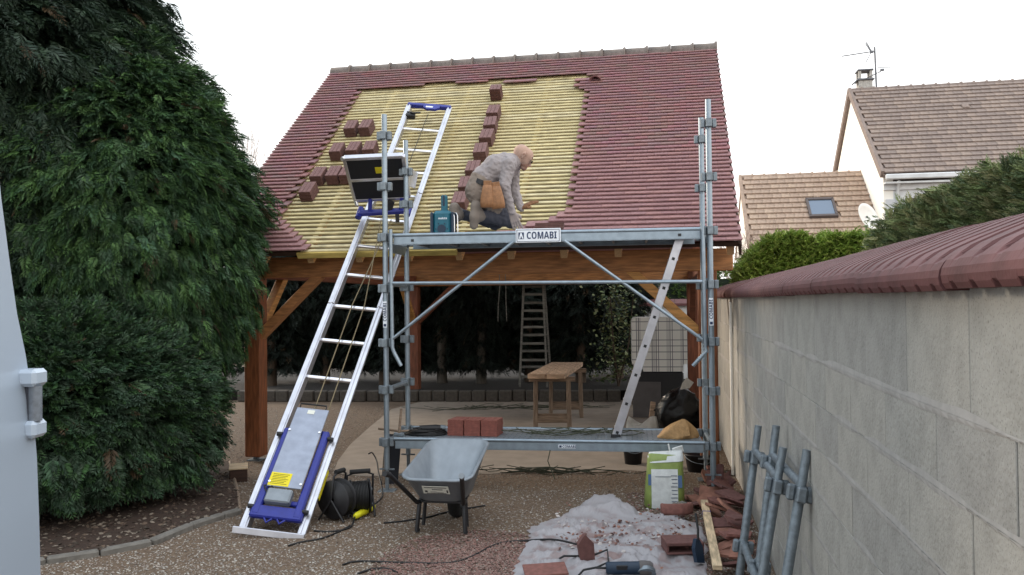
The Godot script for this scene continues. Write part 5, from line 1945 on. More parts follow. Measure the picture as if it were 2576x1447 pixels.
func make_reels() -> void:
	var list := [[848, 1308, 1.15, 0.150, 0.10, "black cable reel turned face on beside the hoist foot"], [905, 1296, 0.32, 0.135, 0.15, "black cable drum seen edge on, right of the other reel"]]
	for q in list:
		var p := G(q[0], q[1])
		var r := thing("cable_reel", q[5], "cable reel", p, q[2], "cable reels by the hoist")
		var rad: float = q[3]
		var wd: float = q[4]
		# axle along local x
		var bs := Basis(Vector3.BACK, -PI / 2)
		for sg in [-1.0, 1.0]:
			var s := S()
			lathe(s, Transform3D(bs, Vector3(sg * wd * 0.5, rad + 0.02, 0)), [Vector2(0.02, -0.008), Vector2(rad, -0.006), Vector2(rad + 0.004, 0.0), Vector2(rad, 0.006), Vector2(rad * 0.55, 0.010), Vector2(rad * 0.5, 0.018), Vector2(0.02, 0.018)] if sg > 0 else [Vector2(0.02, -0.018), Vector2(rad * 0.5, -0.018), Vector2(rad * 0.55, -0.010), Vector2(rad, -0.006), Vector2(rad + 0.004, 0.0), Vector2(rad, 0.006), Vector2(0.02, 0.008)], 28)
			put("flange", s, M.black, r)
		var s := S()
		for i in int(wd / 0.0125):
			var x := -wd * 0.5 + 0.014 + i * 0.0125
			if x > wd * 0.5 - 0.012: break
			var pts := []
			for k in 25: pts.append(Vector3(x + 0.004 * k / 24.0, rad + 0.02 + cos(TAU * k / 24) * rad * 0.86, sin(TAU * k / 24) * rad * 0.86))
			tube(s, pts, 0.0065, 6)
		put("wound_cable", s, M.cable, r)
		s = S()
		for sg in [-1.0, 1.0]:
			tube(s, [Vector3(sg * (wd * 0.5 + 0.03), 0.01, -rad * 0.8), Vector3(sg * (wd * 0.5 + 0.03), rad + 0.02, 0), Vector3(sg * (wd * 0.5 + 0.03), rad * 2 + 0.06, 0.03), Vector3(sg * wd * 0.2, rad * 2 + 0.09, 0.03)], 0.009, 8)
			tube(s, [Vector3(sg * (wd * 0.5 + 0.03), 0.01, rad * 0.8), Vector3(sg * (wd * 0.5 + 0.03), rad + 0.02, 0)], 0.009, 8)
		put("stand", s, M.black, r)
		s = S()
		tube(s, [Vector3(-wd * 0.55, rad * 2 + 0.09, 0.03), Vector3(wd * 0.55, rad * 2 + 0.09, 0.03)], 0.019, 10)
		put("grip", s, M.rubber, r)
		s = S()
		tube(s, [Vector3(wd * 0.5 + 0.016, rad + 0.02 + rad * 0.34, 0.0), Vector3(wd * 0.5 + 0.024, rad + 0.02 + rad * 0.34, 0.0)], 0.024, 12)
		tube(s, [Vector3(wd * 0.5 + 0.016, rad + 0.02 - rad * 0.5, 0.03), Vector3(wd * 0.5 + 0.026, rad + 0.02 - rad * 0.5, 0.03)], 0.02, 12)
		put("socket", s, M.barrow, r)

func make_pendant() -> void:
	var a := G(893, 1312)
	var b := G(938, 1284)
	var c := (a + b) * 0.5
	var pe := thing("pendant_control", "yellow hand control with a red button lying on the gravel", "remote control", Vector3(c.x, gy(c.z), c.z), atan2(-(b - a).z, (b - a).x))
	var L := a.distance_to(b)
	var s := S()
	var loops := []
	for q in [[-0.5, 0.014, 0.016], [-0.46, 0.024, 0.024], [-0.2, 0.027, 0.026], [-0.1, 0.034, 0.030], [0.3, 0.037, 0.032], [0.46, 0.032, 0.028], [0.5, 0.02, 0.018]]:
		var ring := []
		for i in 14:
			var an := TAU * i / 14.0
			ring.append(Vector3(q[0] * L, 0.036 + sin(an) * q[2], cos(an) * q[1]))
		ring.reverse()
		loops.append(ring)
	loft(s, loops)
	flat(s)
	face(s, loops[0], Vector3(0, 0.036, 0))
	face(s, loops[-1], Vector3(0, 0.036, 0))
	put("housing", s, M.pendant, pe)
	s = S()
	lathe(s, Transform3D(Basis(), Vector3(0.12 * L, 0.066, 0)), [Vector2(0.012, 0), Vector2(0.012, 0.008), Vector2(0.019, 0.010), Vector2(0.019, 0.020), Vector2(0.001, 0.023)], 14)
	put("stop_button", s, M.knob_red, pe)
	s = S()
	bx(s, Vector3(-0.06 * L, 0.064, 0), Vector3(0.036, 0.012, 0.03), 0.004)
	put("rocker", s, M.black, pe)
	s = S()
	bx(s, Vector3(0.02 * L, 0.0655, 0), Vector3(0.022, 0.01, 0.026), 0.003)
	put("button", s, M.sign_white, pe)

func cable(called: String, label: String, px: Array, r := 0.007, lift := 0.0) -> void:
	var cv := Curve3D.new()
	var pts := []
	for p in px: pts.append(G(p[0], p[1], r + (p[2] if p.size() > 2 else 0.0)))
	for i in pts.size():
		var t: Vector3 = (pts[mini(i + 1, pts.size() - 1)] - pts[maxi(i - 1, 0)]) * 0.16
		cv.add_point(pts[i], -t, t)
	cv.bake_interval = 0.05
	var o := []
	for p in cv.get_baked_points(): o.append(Vector3(p.x, maxf(p.y, gy(p.z) + r * 0.8), p.z))
	var s := S()
	tube(s, o, r, 6)
	tag(put(called, s, M.cable), label, "cable")

func make_cables() -> void:
	cable("power_cable", "black cable looping from the yellow control up to the scaffold foot", [[940, 1288, 0.05], [958, 1266, 0.03], [962, 1240], [952, 1215, 0.10], [948, 1200, 0.15], [938, 1196, 0.22], [928, 1204, 0.24]])
	cable("power_cable", "black cable running from the reels to the hoist's foot plate", [[880, 1325], [862, 1336], [810, 1357], [760, 1366], [725, 1376]])
	cable("power_cable", "black cable crossing the gravel between hoist foot and yellow control", [[790, 1338], [830, 1340], [880, 1330], [893, 1310, 0.03]])
	cable("power_cable", "long dark cable curving over the red dust onto the white sheet", [[862, 1424], [900, 1415], [1000, 1418], [1120, 1420], [1180, 1406], [1250, 1372], [1310, 1364], [1390, 1378, 0.05], [1450, 1398, 0.07]])
	cable("power_cable", "dark cable at the bottom edge of the picture's centre", [[900, 1446], [940, 1434], [975, 1434], [1000, 1444]])
	cable("power_cable", "thin dark cable on the gravel under the wheelbarrow", [[965, 1318], [1010, 1314], [1075, 1304], [1120, 1292], [1220, 1274]])

func make_site_items() -> void:
	var s := S()
	# mortar bag
	var p := G(1671, 1276)
	var bag := thing("mortar_bag", "white and lime green paper sack of mortar standing on the gravel", "bag", p, -0.06)
	var loops := []
	for q in [[0.0, 0.150, 0.075], [0.02, 0.165, 0.095], [0.15, 0.160, 0.095], [0.30, 0.150, 0.085], [0.40, 0.146, 0.066], [0.44, 0.140, 0.045], [0.455, 0.130, 0.02]]:
		var r := rrect(q[1], q[2], q[2] * 0.75, q[0])
		loops.append(shear(r, 0.03 * q[0], 0.0, 0.0))
	loft(s, loops)
	flat(s)
	face(s, loops[0], Vector3(0, 0.2, 0))
	face(s, loops[-1], Vector3(0, 0.2, 0))
	put("sack", s, M.bag_green, bag)
	s = S()
	var zf := func(y): return lerpf(0.0965, 0.088, clampf(y / 0.3, 0, 1)) if y < 0.3 else lerpf(0.088, 0.050, clampf((y - 0.3) / 0.13, 0, 1))
	var panel := func(st: SurfaceTool, x0: float, x1: float, y0: float, y1: float, off: float):
		flat(st)
		var n := 6
		for i in n:
			var a := lerpf(y0, y1, float(i) / n)
			var b := lerpf(y0, y1, float(i + 1) / n)
			face(st, [Vector3(x0, a, zf.call(a) + off), Vector3(x1, a, zf.call(a) + off), Vector3(x1, b, zf.call(b) + off), Vector3(x0, b, zf.call(b) + off)], Vector3(0, 0.2, -1))
	panel.call(s, -0.112, 0.104, 0.012, 0.330, 0.003)
	put("printed_panel", s, M.bag_white, bag)
	s = S()
	panel.call(s, 0.1045, 0.138, 0.18, 0.28, 0.003)
	panel.call(s, -0.138, -0.1125, 0.20, 0.29, 0.003)
	put("blue_patch", s, M.bag_blue, bag)
	s = S()
	for i in 9: panel.call(s, 0.055 - 0.004 * (i % 3), 0.100, 0.035 + i * 0.030, 0.041 + i * 0.030, 0.005)
	panel.call(s, -0.08, 0.05, 0.268, 0.272, 0.005)
	put("print", s, M.bag_ink, bag)
	s = S()
	loops = []
	for q in [[0.385, 0.149, 0.074], [0.43, 0.146, 0.05], [0.462, 0.135, 0.022]]: loops.append(shear(rrect(q[1], q[2], q[2] * 0.75, q[0]), 0.015, 0.05, 0.0))
	loft(s, loops)
	flat(s)
	face(s, loops[-1], Vector3(0, 0.3, 0))
	bx(s, Vector3(0.05, 0.48, 0.0), Vector3(0.012, 0.09, 0.02), 0.002, Vector3(0, 0, 0.2))
	bx(s, Vector3(0.12, 0.475, 0.0), Vector3(0.09, 0.055, 0.015), 0.003, Vector3(0.2, 0.1, 0.3))
	put("torn_top", s, M.bag_white, bag)
	# black buckets
	var k := 0
	for q in [[1593, 1167, 0.112, 0.20, "black plastic bucket on the sand under the lower deck"], [1758, 1186, 0.14, 0.17, "wide black tub behind the mortar sack at the scaffold's right foot"]]:
		var b := thing("bucket", q[4], "bucket", G(q[0], q[1]), 0, "")
		s = S()
		var r0: float = q[2]
		var h: float = q[3]
		lathe(s, Transform3D(), [Vector2(0.001, 0.0), Vector2(r0 * 0.8, 0.0), Vector2(r0, h), Vector2(r0 * 1.06, h), Vector2(r0 * 1.06, h + 0.014), Vector2(r0 * 0.96, h + 0.014), Vector2(r0 * 0.77, 0.02), Vector2(0.001, 0.02)], 24)
		put("shell", s, M.black, b)
		s = S()
		var arc := []
		for i in 9: arc.append(Vector3(cos(PI * i / 8.0) * r0 * 1.05, h - sin(PI * i / 8.0) * 0.06, sin(PI * i / 8.0) * 0.05 + r0 * sin(PI * i / 8.0)))
		tube(s, arc, 0.004, 6)
		put("handle", s, M.zinc_dull, b)
		k += 1
	# tile stacks on the lower deck
	for i in 3:
		var b := make_bundle(0.14, 0.152, 0.23, M.bundle_red)
		b.name = numbered("tile_bundle")
		add_child(b)
		tag(b, ["left", "middle", "right"][i] + " block of the three red tile stacks on the lower scaffold deck", "tile stack", "red tile stacks on the lower deck")
		b.transform = sc_xf() * xf_at(Vector3(0.62 + i * 0.158, 0.482, -0.30 + 0.01 * i), Vector3(0, -0.16 + 0.03 * i, 0))
	# flat tiles on the upper deck by the worker
	var ft := thing("tile_bundle", "low stack of red tiles on the upper deck right of the kneeling man", "tile stack")
	ft.transform = sc_xf() * xf_at(Vector3(1.50, 2.350, -0.13), Vector3(0, 0.05, 0))
	s = S()
	for i in 6: bx(s, Vector3(0.003 * i, 0.008 + i * 0.0145, 0), Vector3(0.26, 0.013, 0.16), 0.002)
	put("stacked_tiles", s, M.bundle, ft)
	# radio
	var ra := thing("jobsite_radio", "teal jobsite radio with upright handle on the upper deck", "radio")
	ra.transform = sc_xf() * xf_at(Vector3(0.50, 2.350, -0.22), Vector3(0, 0.0, 0))
	s = S()
	bx(s, Vector3(0, 0.118, 0), Vector3(0.185, 0.235, 0.14), 0.03)
	put("body", s, M.teal, ra)
	s = S()
	for sx in [-1.0, 1.0]: bx(s, Vector3(sx * 0.098, 0.12, 0), Vector3(0.03, 0.20, 0.15), 0.012)
	bx(s, Vector3(0, 0.012, 0.005), Vector3(0.20, 0.02, 0.15), 0.006)
	put("bumper", s, M.teal_dark, ra)
	s = S()
	bx(s, Vector3(0.012, 0.30, 0.0), Vector3(0.062, 0.17, 0.05), 0.014)
	put("handle", s, M.teal, ra)
	s = S()
	bx(s, Vector3(0.012, 0.33, 0.0255), Vector3(0.018, 0.10, 0.004), 0.001)
	put("slot", s, M.teal_dark, ra)
	s = S()
	tube(s, [Vector3(0.0, 0.062, 0.068), Vector3(0.0, 0.062, 0.078)], 0.040, 18)
	put("dial", s, M.teal_dark, ra)
	s = S()
	for i in 6: tube(s, [Vector3(cos(i * TAU / 6) * 0.056, 0.062 + sin(i * TAU / 6) * 0.056, 0.070), Vector3(cos(i * TAU / 6) * 0.056, 0.062 + sin(i * TAU / 6) * 0.056, 0.075)], 0.006, 8)
	put("button", s, M.teal_dark, ra)
	words("lettering", "makita", 0.018, M.sign_white, ra, Transform3D(Basis(), Vector3(0.01, 0.160, 0.0715)), true)
	for x in [0.118, 0.150]:
		s = S()
		tube(s, [Vector3(x, 0.02, 0.05), Vector3(x, 0.18, 0.06), Vector3(x - 0.012, 0.205, 0.05), Vector3(x - 0.03, 0.21, 0.03)], 0.005, 8)
		put("guard_bar", s, M.chrome, ra)
	# hand tools on the lower deck
	var hm := thing("hand_drill", "grey power drill on the cables at the lower deck's left end", "drill")
	hm.transform = sc_xf() * xf_at(Vector3(0.34, 0.535, -0.28), Vector3(0, 0.25, 0))
	s = S()
	tube(s, [Vector3(-0.10, 0.0, 0), Vector3(0.06, 0.0, 0), Vector3(0.10, 0.0, 0)], [0.03, 0.035, 0.028], 12)
	put("body", s, M.black, hm)
	s = S()
	tube(s, [Vector3(0.10, 0, 0), Vector3(0.15, 0, 0)], [0.032, 0.026], 12)
	put("chuck", s, M.zinc_dull, hm)
	s = S()
	tube(s, [Vector3(-0.08, 0.0, 0.0), Vector3(-0.12, -0.02, 0.10)], 0.02, 8)
	put("grip", s, M.rubber, hm)
	var ph := thing("coiled_cable", "tangle of dark cable on the lower deck beside the red tiles", "cable")
	ph.transform = sc_xf() * xf_at(Vector3(0.30, 0.482, -0.25))
	for i in 4:
		var pts := []
		for j in 22:
			var a := j * 0.62
			pts.append(Vector3(cos(a) * (0.20 - 0.02 * i) + 0.03 * sin(j * 1.7), 0.012 + i * 0.011 + 0.004 * sin(j * 2.0), sin(a) * 0.10 + 0.02 * cos(j + i)))
		s = S()
		tube(s, pts, 0.009, 6)
		put("loop", s, M.cable, ph)
	var pr := thing("pry_bar", "grey pry bar lying across the lower deck's left end", "pry bar")
	pr.transform = sc_xf() * xf_at(Vector3(0.06, 0.52, -0.22), Vector3(0, 0.16, 0.0))
	s = S()
	tube(s, [Vector3(-0.20, 0.022, 0), Vector3(0.0, -0.005, 0), Vector3(0.24, 0.0, 0)], 0.011, 8)
	put("shaft", s, M.grey_wood, pr)
	var hn := thing("hammer", "hammer standing handle up against the scaffold's left post", "hammer")
	hn.transform = sc_xf() * xf_at(Vector3(0.08, 0.482, -0.12), Vector3(0.0, 0, -0.1))
	s = S()
	tube(s, [Vector3(0, 0.02, 0), Vector3(0, 0.26, 0)], 0.012, 8)
	put("handle", s, M.grey_wood, hn)
	s = S()
	bx(s, Vector3(0, 0.018, 0), Vector3(0.10, 0.03, 0.03), 0.006)
	put("head", s, M.zinc_dull, hn)
	# leather pouch on the lower deck
	var lp := thing("leather_pouch", "slumped tan leather tool pouch at the lower deck's right end", "pouch")
	lp.transform = sc_xf() * xf_at(Vector3(2.64, 0.482, -0.24), Vector3(0, 0.1, 0))
	s = S()
	loops = []
	for q in [[0.0, 0.16, 0.10, 0.0], [0.02, 0.17, 0.11, 0.0], [0.07, 0.14, 0.09, 0.02], [0.12, 0.085, 0.06, 0.035], [0.15, 0.04, 0.03, 0.05], [0.165, 0.015, 0.012, 0.055]]:
		var ring := []
		for i in 22:
			var a := -TAU * i / 22.0
			var fold: float = 1.0 + 0.14 * sin(a * 5.0 + q[0] * 20.0) + 0.07 * sin(a * 9.0)
			ring.append(Vector3(cos(a) * q[1] * fold + q[3], q[0], sin(a) * q[2] * fold))
		loops.append(ring)
	loft(s, loops)
	flat(s)
	face(s, loops[0], Vector3(0, 0.1, 0))
	face(s, loops[-1], Vector3(0, 0.1, 0))
	put("leather", s, M.leather_tan, lp)
	s = S()
	bx(s, Vector3(0.04, 0.07, 0.105), Vector3(0.10, 0.09, 0.006), 0.002, Vector3(-0.35, 0, 0.15))
	put("flap", s, M.leather_tan, lp)

func strap_pile(called: String, label: String, pos: Transform3D, sx: float, sz: float, n: int, m: Material) -> void:
	var o := thing(called, label, "strapping")
	o.transform = pos
	for i in n:
		var s := S()
		var c := Vector3(rng.randfn(0, sx * 0.35), 0.006 + 0.004 * (i % 6), rng.randfn(0, sz * 0.35))
		var a := rng.randf_range(-0.5, 0.5)
		var l := sx * rng.randf_range(0.35, 0.9)
		var bow := rng.randf_range(-0.3, 0.3) * sz
		var pts := []
		for k in 7:
			var t := k / 6.0 - 0.5
			pts.append(c + Vector3(cos(a) * l * t, 0.014 * sin(k * 1.3 + i) + (0.012 if k in [0, 6] else 0.0) + 0.008, sin(a) * l * t + bow * (1.0 - 4.0 * t * t)))
		for j in pts.size(): pts[j].y = maxf(pts[j].y, 0.004)
		tube(s, pts, 0.0045, 5)
		put("strap", s, m, o)

func make_straps() -> void:
	var g := G(1370, 1190)
	strap_pile("strap_pile", "heap of cut dark green straps on the ground below the lower deck", Transform3D(Basis(Vector3.UP, -0.12), g), 1.05, 0.16, 20, M.strap_green)
	strap_pile("strap_pile", "cut straps strewn on the lower scaffold deck by the ladder foot", sc_xf() * xf_at(Vector3(1.72, 0.484, -0.34)), 0.8, 0.22, 16, M.strap_green)
	strap_pile("strap_pile", "cut straps scattered on the sand at the back, left of the trestles", Transform3D(Basis(), G(1225, 1028)), 1.3, 0.7, 14, M.strap_green)
	strap_pile("strap_pile", "cut straps scattered on the sand around the trestles", Transform3D(Basis(), G(1420, 1026)), 1.4, 0.5, 12, M.strap_green)
	var o := thing("hanging_strap", "kinked strap end dangling from the middle of the lower deck", "strapping")
	var a := at(1384, 1133, 7.5)
	var s := S()
	tube(s, [a, at(1378, 1160, 7.52), at(1392, 1196, 7.5), at(1396, 1206, 7.5)], 0.005, 6)
	put("strap", s, M.strap_green, o)

func shard(kind: int) -> ArrayMesh:
	var r := RandomNumberGenerator.new()
	r.seed = 300 + kind
	# a corner or half of a flat tile, one side broken
	var w := r.randf_range(0.05, 0.08)
	var h := r.randf_range(0.05, 0.11)
	var pts := [Vector2(-w, -h), Vector2(w, -h), Vector2(w, h * r.randf_range(0.2, 0.9)), Vector2(w * r.randf_range(0.1, 0.5), h * r.randf_range(0.5, 1.1)), Vector2(-w * r.randf_range(0.1, 0.6), h * r.randf_range(0.3, 1.0)), Vector2(-w, h * r.randf_range(0.1, 0.8))]
	var s := S()
	prism(s, Transform3D(), pts, 0.014)
	s.generate_normals()
	return s.commit()

func make_sheet() -> void:
	# crumpled white plastic sheet: an outline on the ground, folds as height
	var px := [[1290, 1452], [1310, 1400], [1332, 1350], [1330, 1332], [1362, 1316], [1395, 1310], [1440, 1288], [1490, 1272], [1545, 1266], [1575, 1282], [1610, 1294], [1660, 1300], [1720, 1304], [1768, 1330], [1776, 1380], [1780, 1452], [1780, 1500], [1700, 1520], [1500, 1520], [1350, 1510], [1285, 1490]]
	var rim := []
	for p in px: rim.append(G(p[0], p[1]))
	var c := G(1545, 1385)
	var o := thing("plastic_sheet", "crumpled white plastic sheet littered with red tile dust", "plastic sheet", Vector3(c.x, 0, c.z))
	var nn := FastNoiseLite.new()
	nn.seed = 4
	nn.frequency = 1.6
	nn.fractal_octaves = 2
	nn.fractal_type = FastNoiseLite.FRACTAL_RIDGED
	var n2 := FastNoiseLite.new()
	n2.seed = 14
	n2.frequency = 3.2
	n2.fractal_octaves = 4
	var na := 180
	var nr := 64
	var g := []
	for j in nr + 1:
		var row := []
		for i in na:
			var t := float(i) / na * rim.size()
			var a: Vector3 = rim[int(t) % rim.size()]
			var b: Vector3 = rim[(int(t) + 1) % rim.size()]
			var e := a.lerp(b, t - floor(t))
			var f := pow(float(j) / nr, 0.7)
			e += (e - c).normalized() * 0.05 * n2.get_noise_2d(e.x * 3.0, e.z * 3.0)
			var p := c.lerp(e, f)
			var d := 1.0 - f
			var big := maxf(0.0, 0.085 * exp(-pow((p - G(1510, 1290)).length() / 0.28, 2.0)))
			var rg := maxf(0.0, nn.get_noise_2d(p.x * 0.8 + 0.25 * n2.get_noise_2d(p.x, p.z), p.z * 1.0) * 0.5 + 0.5)
			var h := 0.008 + 0.058 * pow(rg, 2.8) * minf(1.0, d * 6.0 + 0.12) + 0.012 * (n2.get_noise_2d(p.x * 0.7, p.z * 0.7) + 0.4) * minf(1.0, d * 6.0) + big * minf(1.0, d * 6.0 + 0.15)
			if j == nr: h = 0.004
			row.append(Vector3(p.x - c.x, gy(p.z) + maxf(h, 0.005), p.z - c.z))
		g.append(row)
	var s := S()
	s.set_smooth_group(2)
	var n3 := FastNoiseLite.new()
	n3.seed = 24
	n3.frequency = 1.8
	n3.fractal_octaves = 5
	var colr := func(p: Vector3) -> Color:
		var v := n3.get_noise_2d(p.x * 2.2, p.z * 3.4)
		var k := clampf((v - 0.03) * 5.0, 0.0, 0.85) * clampf(1.15 - p.length() / 0.9, 0.0, 1.0)
		return Color(.34, .325, .34).lerp(Color(.20, .115, .10), k)
	for j in nr:
		for i in na:
			var i2 := (i + 1) % na
			var q := [g[j][i], g[j][i2], g[j + 1][i2], g[j + 1][i]]
			for t in [[0, 2, 1], [0, 3, 2]]:
				var v0: Vector3 = q[t[0]]
				var v1: Vector3 = q[t[1]]
				var v2: Vector3 = q[t[2]]
				if (v1 - v0).cross(v2 - v0).length() < 1e-10: continue
				var up := (v1 - v0).cross(v2 - v0).y > 0.0
				for v in ([v0, v2, v1] if up else [v0, v1, v2]):
					s.set_color(colr.call(v))
					s.add_vertex(v)
	var m := mat("sheet", Color.WHITE, 0.5, 0, "", 4.0, "bump_n", 0.35)
	m.vertex_color_use_as_albedo = true
	put("film", s, m, o)
	# crumbs of tile on the sheet
	var xfs := []
	var cc := []
	if not T.has("stone_mesh"): T.stone_mesh = stone_mesh()
	for i in 380:
		var q := G(rng.randf_range(1400, 1740), 1340 + rng.randfn(0, 34))
		var r := rng.randf_range(0.005, 0.020)
		xfs.append(Transform3D(Basis.from_euler(Vector3(rng.randf(), rng.randf() * TAU, 0)) * r, q + Vector3(0, 0.035, 0)))
		cc.append([Color(.22, .11, .09), Color(.30, .16, .12), Color(.16, .09, .08), Color(.5, .46, .44)][rng.randi() % 4])
	var cr := cloud("tile_crumbs", T.stone_mesh, M.stone, xfs, cc)
	tag(cr, "red tile crumbs strewn over the white sheet", "rubble", "", "stuff")
	# things on the sheet
	var p := G(1704, 1306)
	var rt := thing("ridge_tile", "half round red ridge tile with a mortar lump on the sheet", "ridge tile", p + Vector3(0, 0.04, 0), 0.15)
	s = S()
	lathe(s, Transform3D(Basis.from_euler(Vector3(-0.18, 0, 0)), Vector3(0, 0.0, 0)), [Vector2(0.105, 0.0), Vector2(0.122, 0.0), Vector2(0.128, 0.02), Vector2(0.128, 0.075), Vector2(0.12, 0.085), Vector2(0.106, 0.085), Vector2(0.105, 0.0)], 26, -0.35, PI + 0.35)
	put("tile", s, M.shard0, rt)
	s = S()
	for i in 7: bx(s, Vector3(rng.randf_range(-0.06, 0.06), 0.05 + rng.randf() * 0.03, rng.randf_range(0.0, 0.06)), Vector3(0.06, 0.03, 0.05), 0.012, Vector3(rng.randf(), rng.randf() * 3, rng.randf()))
	put("mortar_lump", s, M.kerb, rt)
	p = G(1717, 1404)
	var hb := thing("hollow_tile", "brown hollow tile lying open end forward at the sheet's right side", "tile", p + Vector3(0, 0.05, 0), 0.03)
	s = S()
	bx(s, Vector3(0, 0.068, 0), Vector3(0.25, 0.022, 0.20), 0.004)
	bx(s, Vector3(0, 0.008, 0), Vector3(0.25, 0.014, 0.20), 0.004)
	for x in [-0.117, 0.117]: bx(s, Vector3(x, 0.037, 0), Vector3(0.016, 0.045, 0.19), 0.003)
	bx(s, Vector3(0.0, 0.037, -0.03), Vector3(0.012, 0.045, 0.13), 0.002, Vector3(0, 0.6, 0))
	put("shell", s, M.shard2, hb)
	p = G(1372, 1462)
	var bt := thing("flat_tile", "flat red tile half sunk in the sheet's near left corner", "tile", p + Vector3(0, 0.07, 0), 0.1)
	s = S()
	bx(s, Vector3.ZERO, Vector3(0.27, 0.014, 0.17), 0.003, Vector3(0.12, 0, 0.03))
	put("tile", s, M.shard0, bt)
	p = G(1474, 1426)
	var sa := thing("angle_piece", "brown wedge shaped tool standing on edge on the sheet, cables at its back", "tool", p + Vector3(0, 0.045, 0), -0.35)
	s = S()
	prism(s, xf_at(Vector3(0, 0.085, 0), Vector3(0.0, 0.5, 0.12)), [Vector2(-0.05, -0.085), Vector2(0.045, -0.085), Vector2(0.052, 0.02), Vector2(0.0, 0.085), Vector2(-0.052, 0.03)], 0.055)
	put("wedge", s, M.leather_tan if false else M.shard2, sa)
	for q in [[Vector3(0.04, 0.03, 0), Vector3(0.13, 0.06, -0.06), Vector3(0.16, 0.01, 0.03), Vector3(0.10, -0.01, 0.10)], [Vector3(-0.04, 0.02, 0), Vector3(-0.13, 0.03, 0.06), Vector3(-0.20, -0.01, 0.10)]]:
		s = S()
		tube(s, q, 0.007, 6)
		put("lead", s, M.cable, sa)
	p = G(1588, 1464)
	var gr := thing("angle_grinder", "dark angle grinder lying across the near edge of the sheet", "grinder", p + Vector3(0, 0.085, 0), -0.02)
	s = S()
	tube(s, [Vector3(-0.155, 0, 0), Vector3(-0.145, 0, 0), Vector3(0.05, 0, 0)], [0.030, 0.038, 0.040], 16)
	put("body", s, M.teal_dark, gr)
	s = S()
	tube(s, [Vector3(0.05, 0, 0), Vector3(0.075, 0, 0), Vector3(0.12, 0, 0), Vector3(0.135, 0, 0)], [0.044, 0.046, 0.042, 0.03], 16)
	put("gear_head", s, M.board_grey, gr)
	s = S()
	tube(s, [Vector3(0.09, -0.02, 0.0), Vector3(0.09, -0.036, 0.02)], 0.062, 20)
	put("disc", s, M.zinc_dull, gr)
	s = S()
	bx(s, Vector3(-0.06, 0.012, 0.034), Vector3(0.07, 0.03, 0.012), 0.004)
	put("name_plate", s, M.black, gr)
	s = S()
	tube(s, [Vector3(-0.155, 0, 0), Vector3(-0.22, 0.01, 0.02), Vector3(-0.29, -0.03, -0.06), Vector3(-0.34, -0.06, 0.0)], 0.007, 6)
	put("lead", s, M.cable, gr)
	# length of batten, with a strap round it
	var a := G(1772, 1290) + Vector3(0, 0.09, 0)
	var b := G(1806, 1470) + Vector3(0, 0.10, 0)
	var ba := thing("timber_batten", "pale sawn batten with a dark tie lying along the sheet's right edge", "batten", a)
	s = S()
	bx(s, Vector3.ZERO, Vector3((b - a).length(), 0.03, 0.058), 0.003)
	put("wood", s, M.pale_plank, ba, along(Vector3.ZERO, b - a))
	s = S()
	box(s, Transform3D(along(Vector3.ZERO, b - a).basis, (b - a) * 0.22), Vector3(0.012, 0.034, 0.062))
	put("tie", s, M.lift_blue, ba)
	p = G(1757, 1428)
	var tr := thing("trowel", "dark pointing trowel hanging blade down from the pale batten", "trowel", p + Vector3(0, 0.0, 0), 0.2)
	s = S()
	prism(s, xf_at(Vector3(0, 0.10, 0), Vector3(-0.2, 0.4, 0)), [Vector2(-0.036, -0.06), Vector2(0.03, -0.075), Vector2(0.036, 0.03), Vector2(0.012, 0.085), Vector2(-0.012, 0.085), Vector2(-0.038, 0.03)], 0.03)
	put("blade", s, M.teal_dark, tr)
	s = S()
	tube(s, [Vector3(0, 0.18, 0), Vector3(0.01, 0.24, -0.02), Vector3(0.02, 0.33, -0.08)], 0.008, 6)
	put("handle", s, M.cable, tr)
	# heap of broken tiles along the wall
	var kinds := []
	for i in 6: kinds.append(shard(i))
	var heap := [[1790, 1262, 1.7, 0.05], [1812, 1248, 1.6, 0.10], [1770, 1255, 1.4, 0.03], [1830, 1262, 1.4, 0.08], [1800, 1240, 1.5, 0.13], [1825, 1240, 1.5, 0.06], [1758, 1272, 1.3, 0.02], [1778, 1282, 1.3, 0.03], [1805, 1284, 1.5, 0.05], [1835, 1284, 1.4, 0.10], [1848, 1300, 1.3, 0.07], [1822, 1312, 1.5, 0.06], [1812, 1336, 1.3, 0.04], [1838, 1330, 1.5, 0.12], [1850, 1352, 1.4, 0.10], [1828, 1362, 1.3, 0.04], [1846, 1384, 1.4, 0.07], [1822, 1396, 1.2, 0.03], [1862, 1396, 1.3, 0.12], [1838, 1420, 1.3, 0.04], [1868, 1424, 1.3, 0.08], [1850, 1448, 1.3, 0.04], [1742, 1262, 1.0, 0.01], [1730, 1282, 1.0, 0.01], [1790, 1300, 1.2, 0.02], [1800, 1225, 1.3, 0.10], [1782, 1232, 1.2, 0.07], [1850, 1322, 1.2, 0.15], [1858, 1366, 1.2, 0.15]]
	for i in heap.size():
		var h = heap[i]
		var q := G(h[0], h[1])
		var lim := 0.67 - 0.10
		var off := q.x * cos(WA) + q.z * sin(WA) - lim
		if off > 0: q -= Vector3(cos(WA), 0, sin(WA)) * off
		var sh := put_mesh("tile_shard", kinds[i % 6], M["shard%d" % (rng.randi() % 3)])
		sh.transform = Transform3D(Basis.from_euler(Vector3(-PI / 2 + rng.randf_range(-0.5, 1.1), rng.randf_range(-1.6, 1.6), rng.randf_range(-0.7, 0.7))) * (h[2] * 0.92), q + Vector3(0, h[3] + 0.03, 0))
		tag(sh, "broken red tile piece in the heap between sheet and wall", "broken tile", "broken roof tiles heaped along the wall")

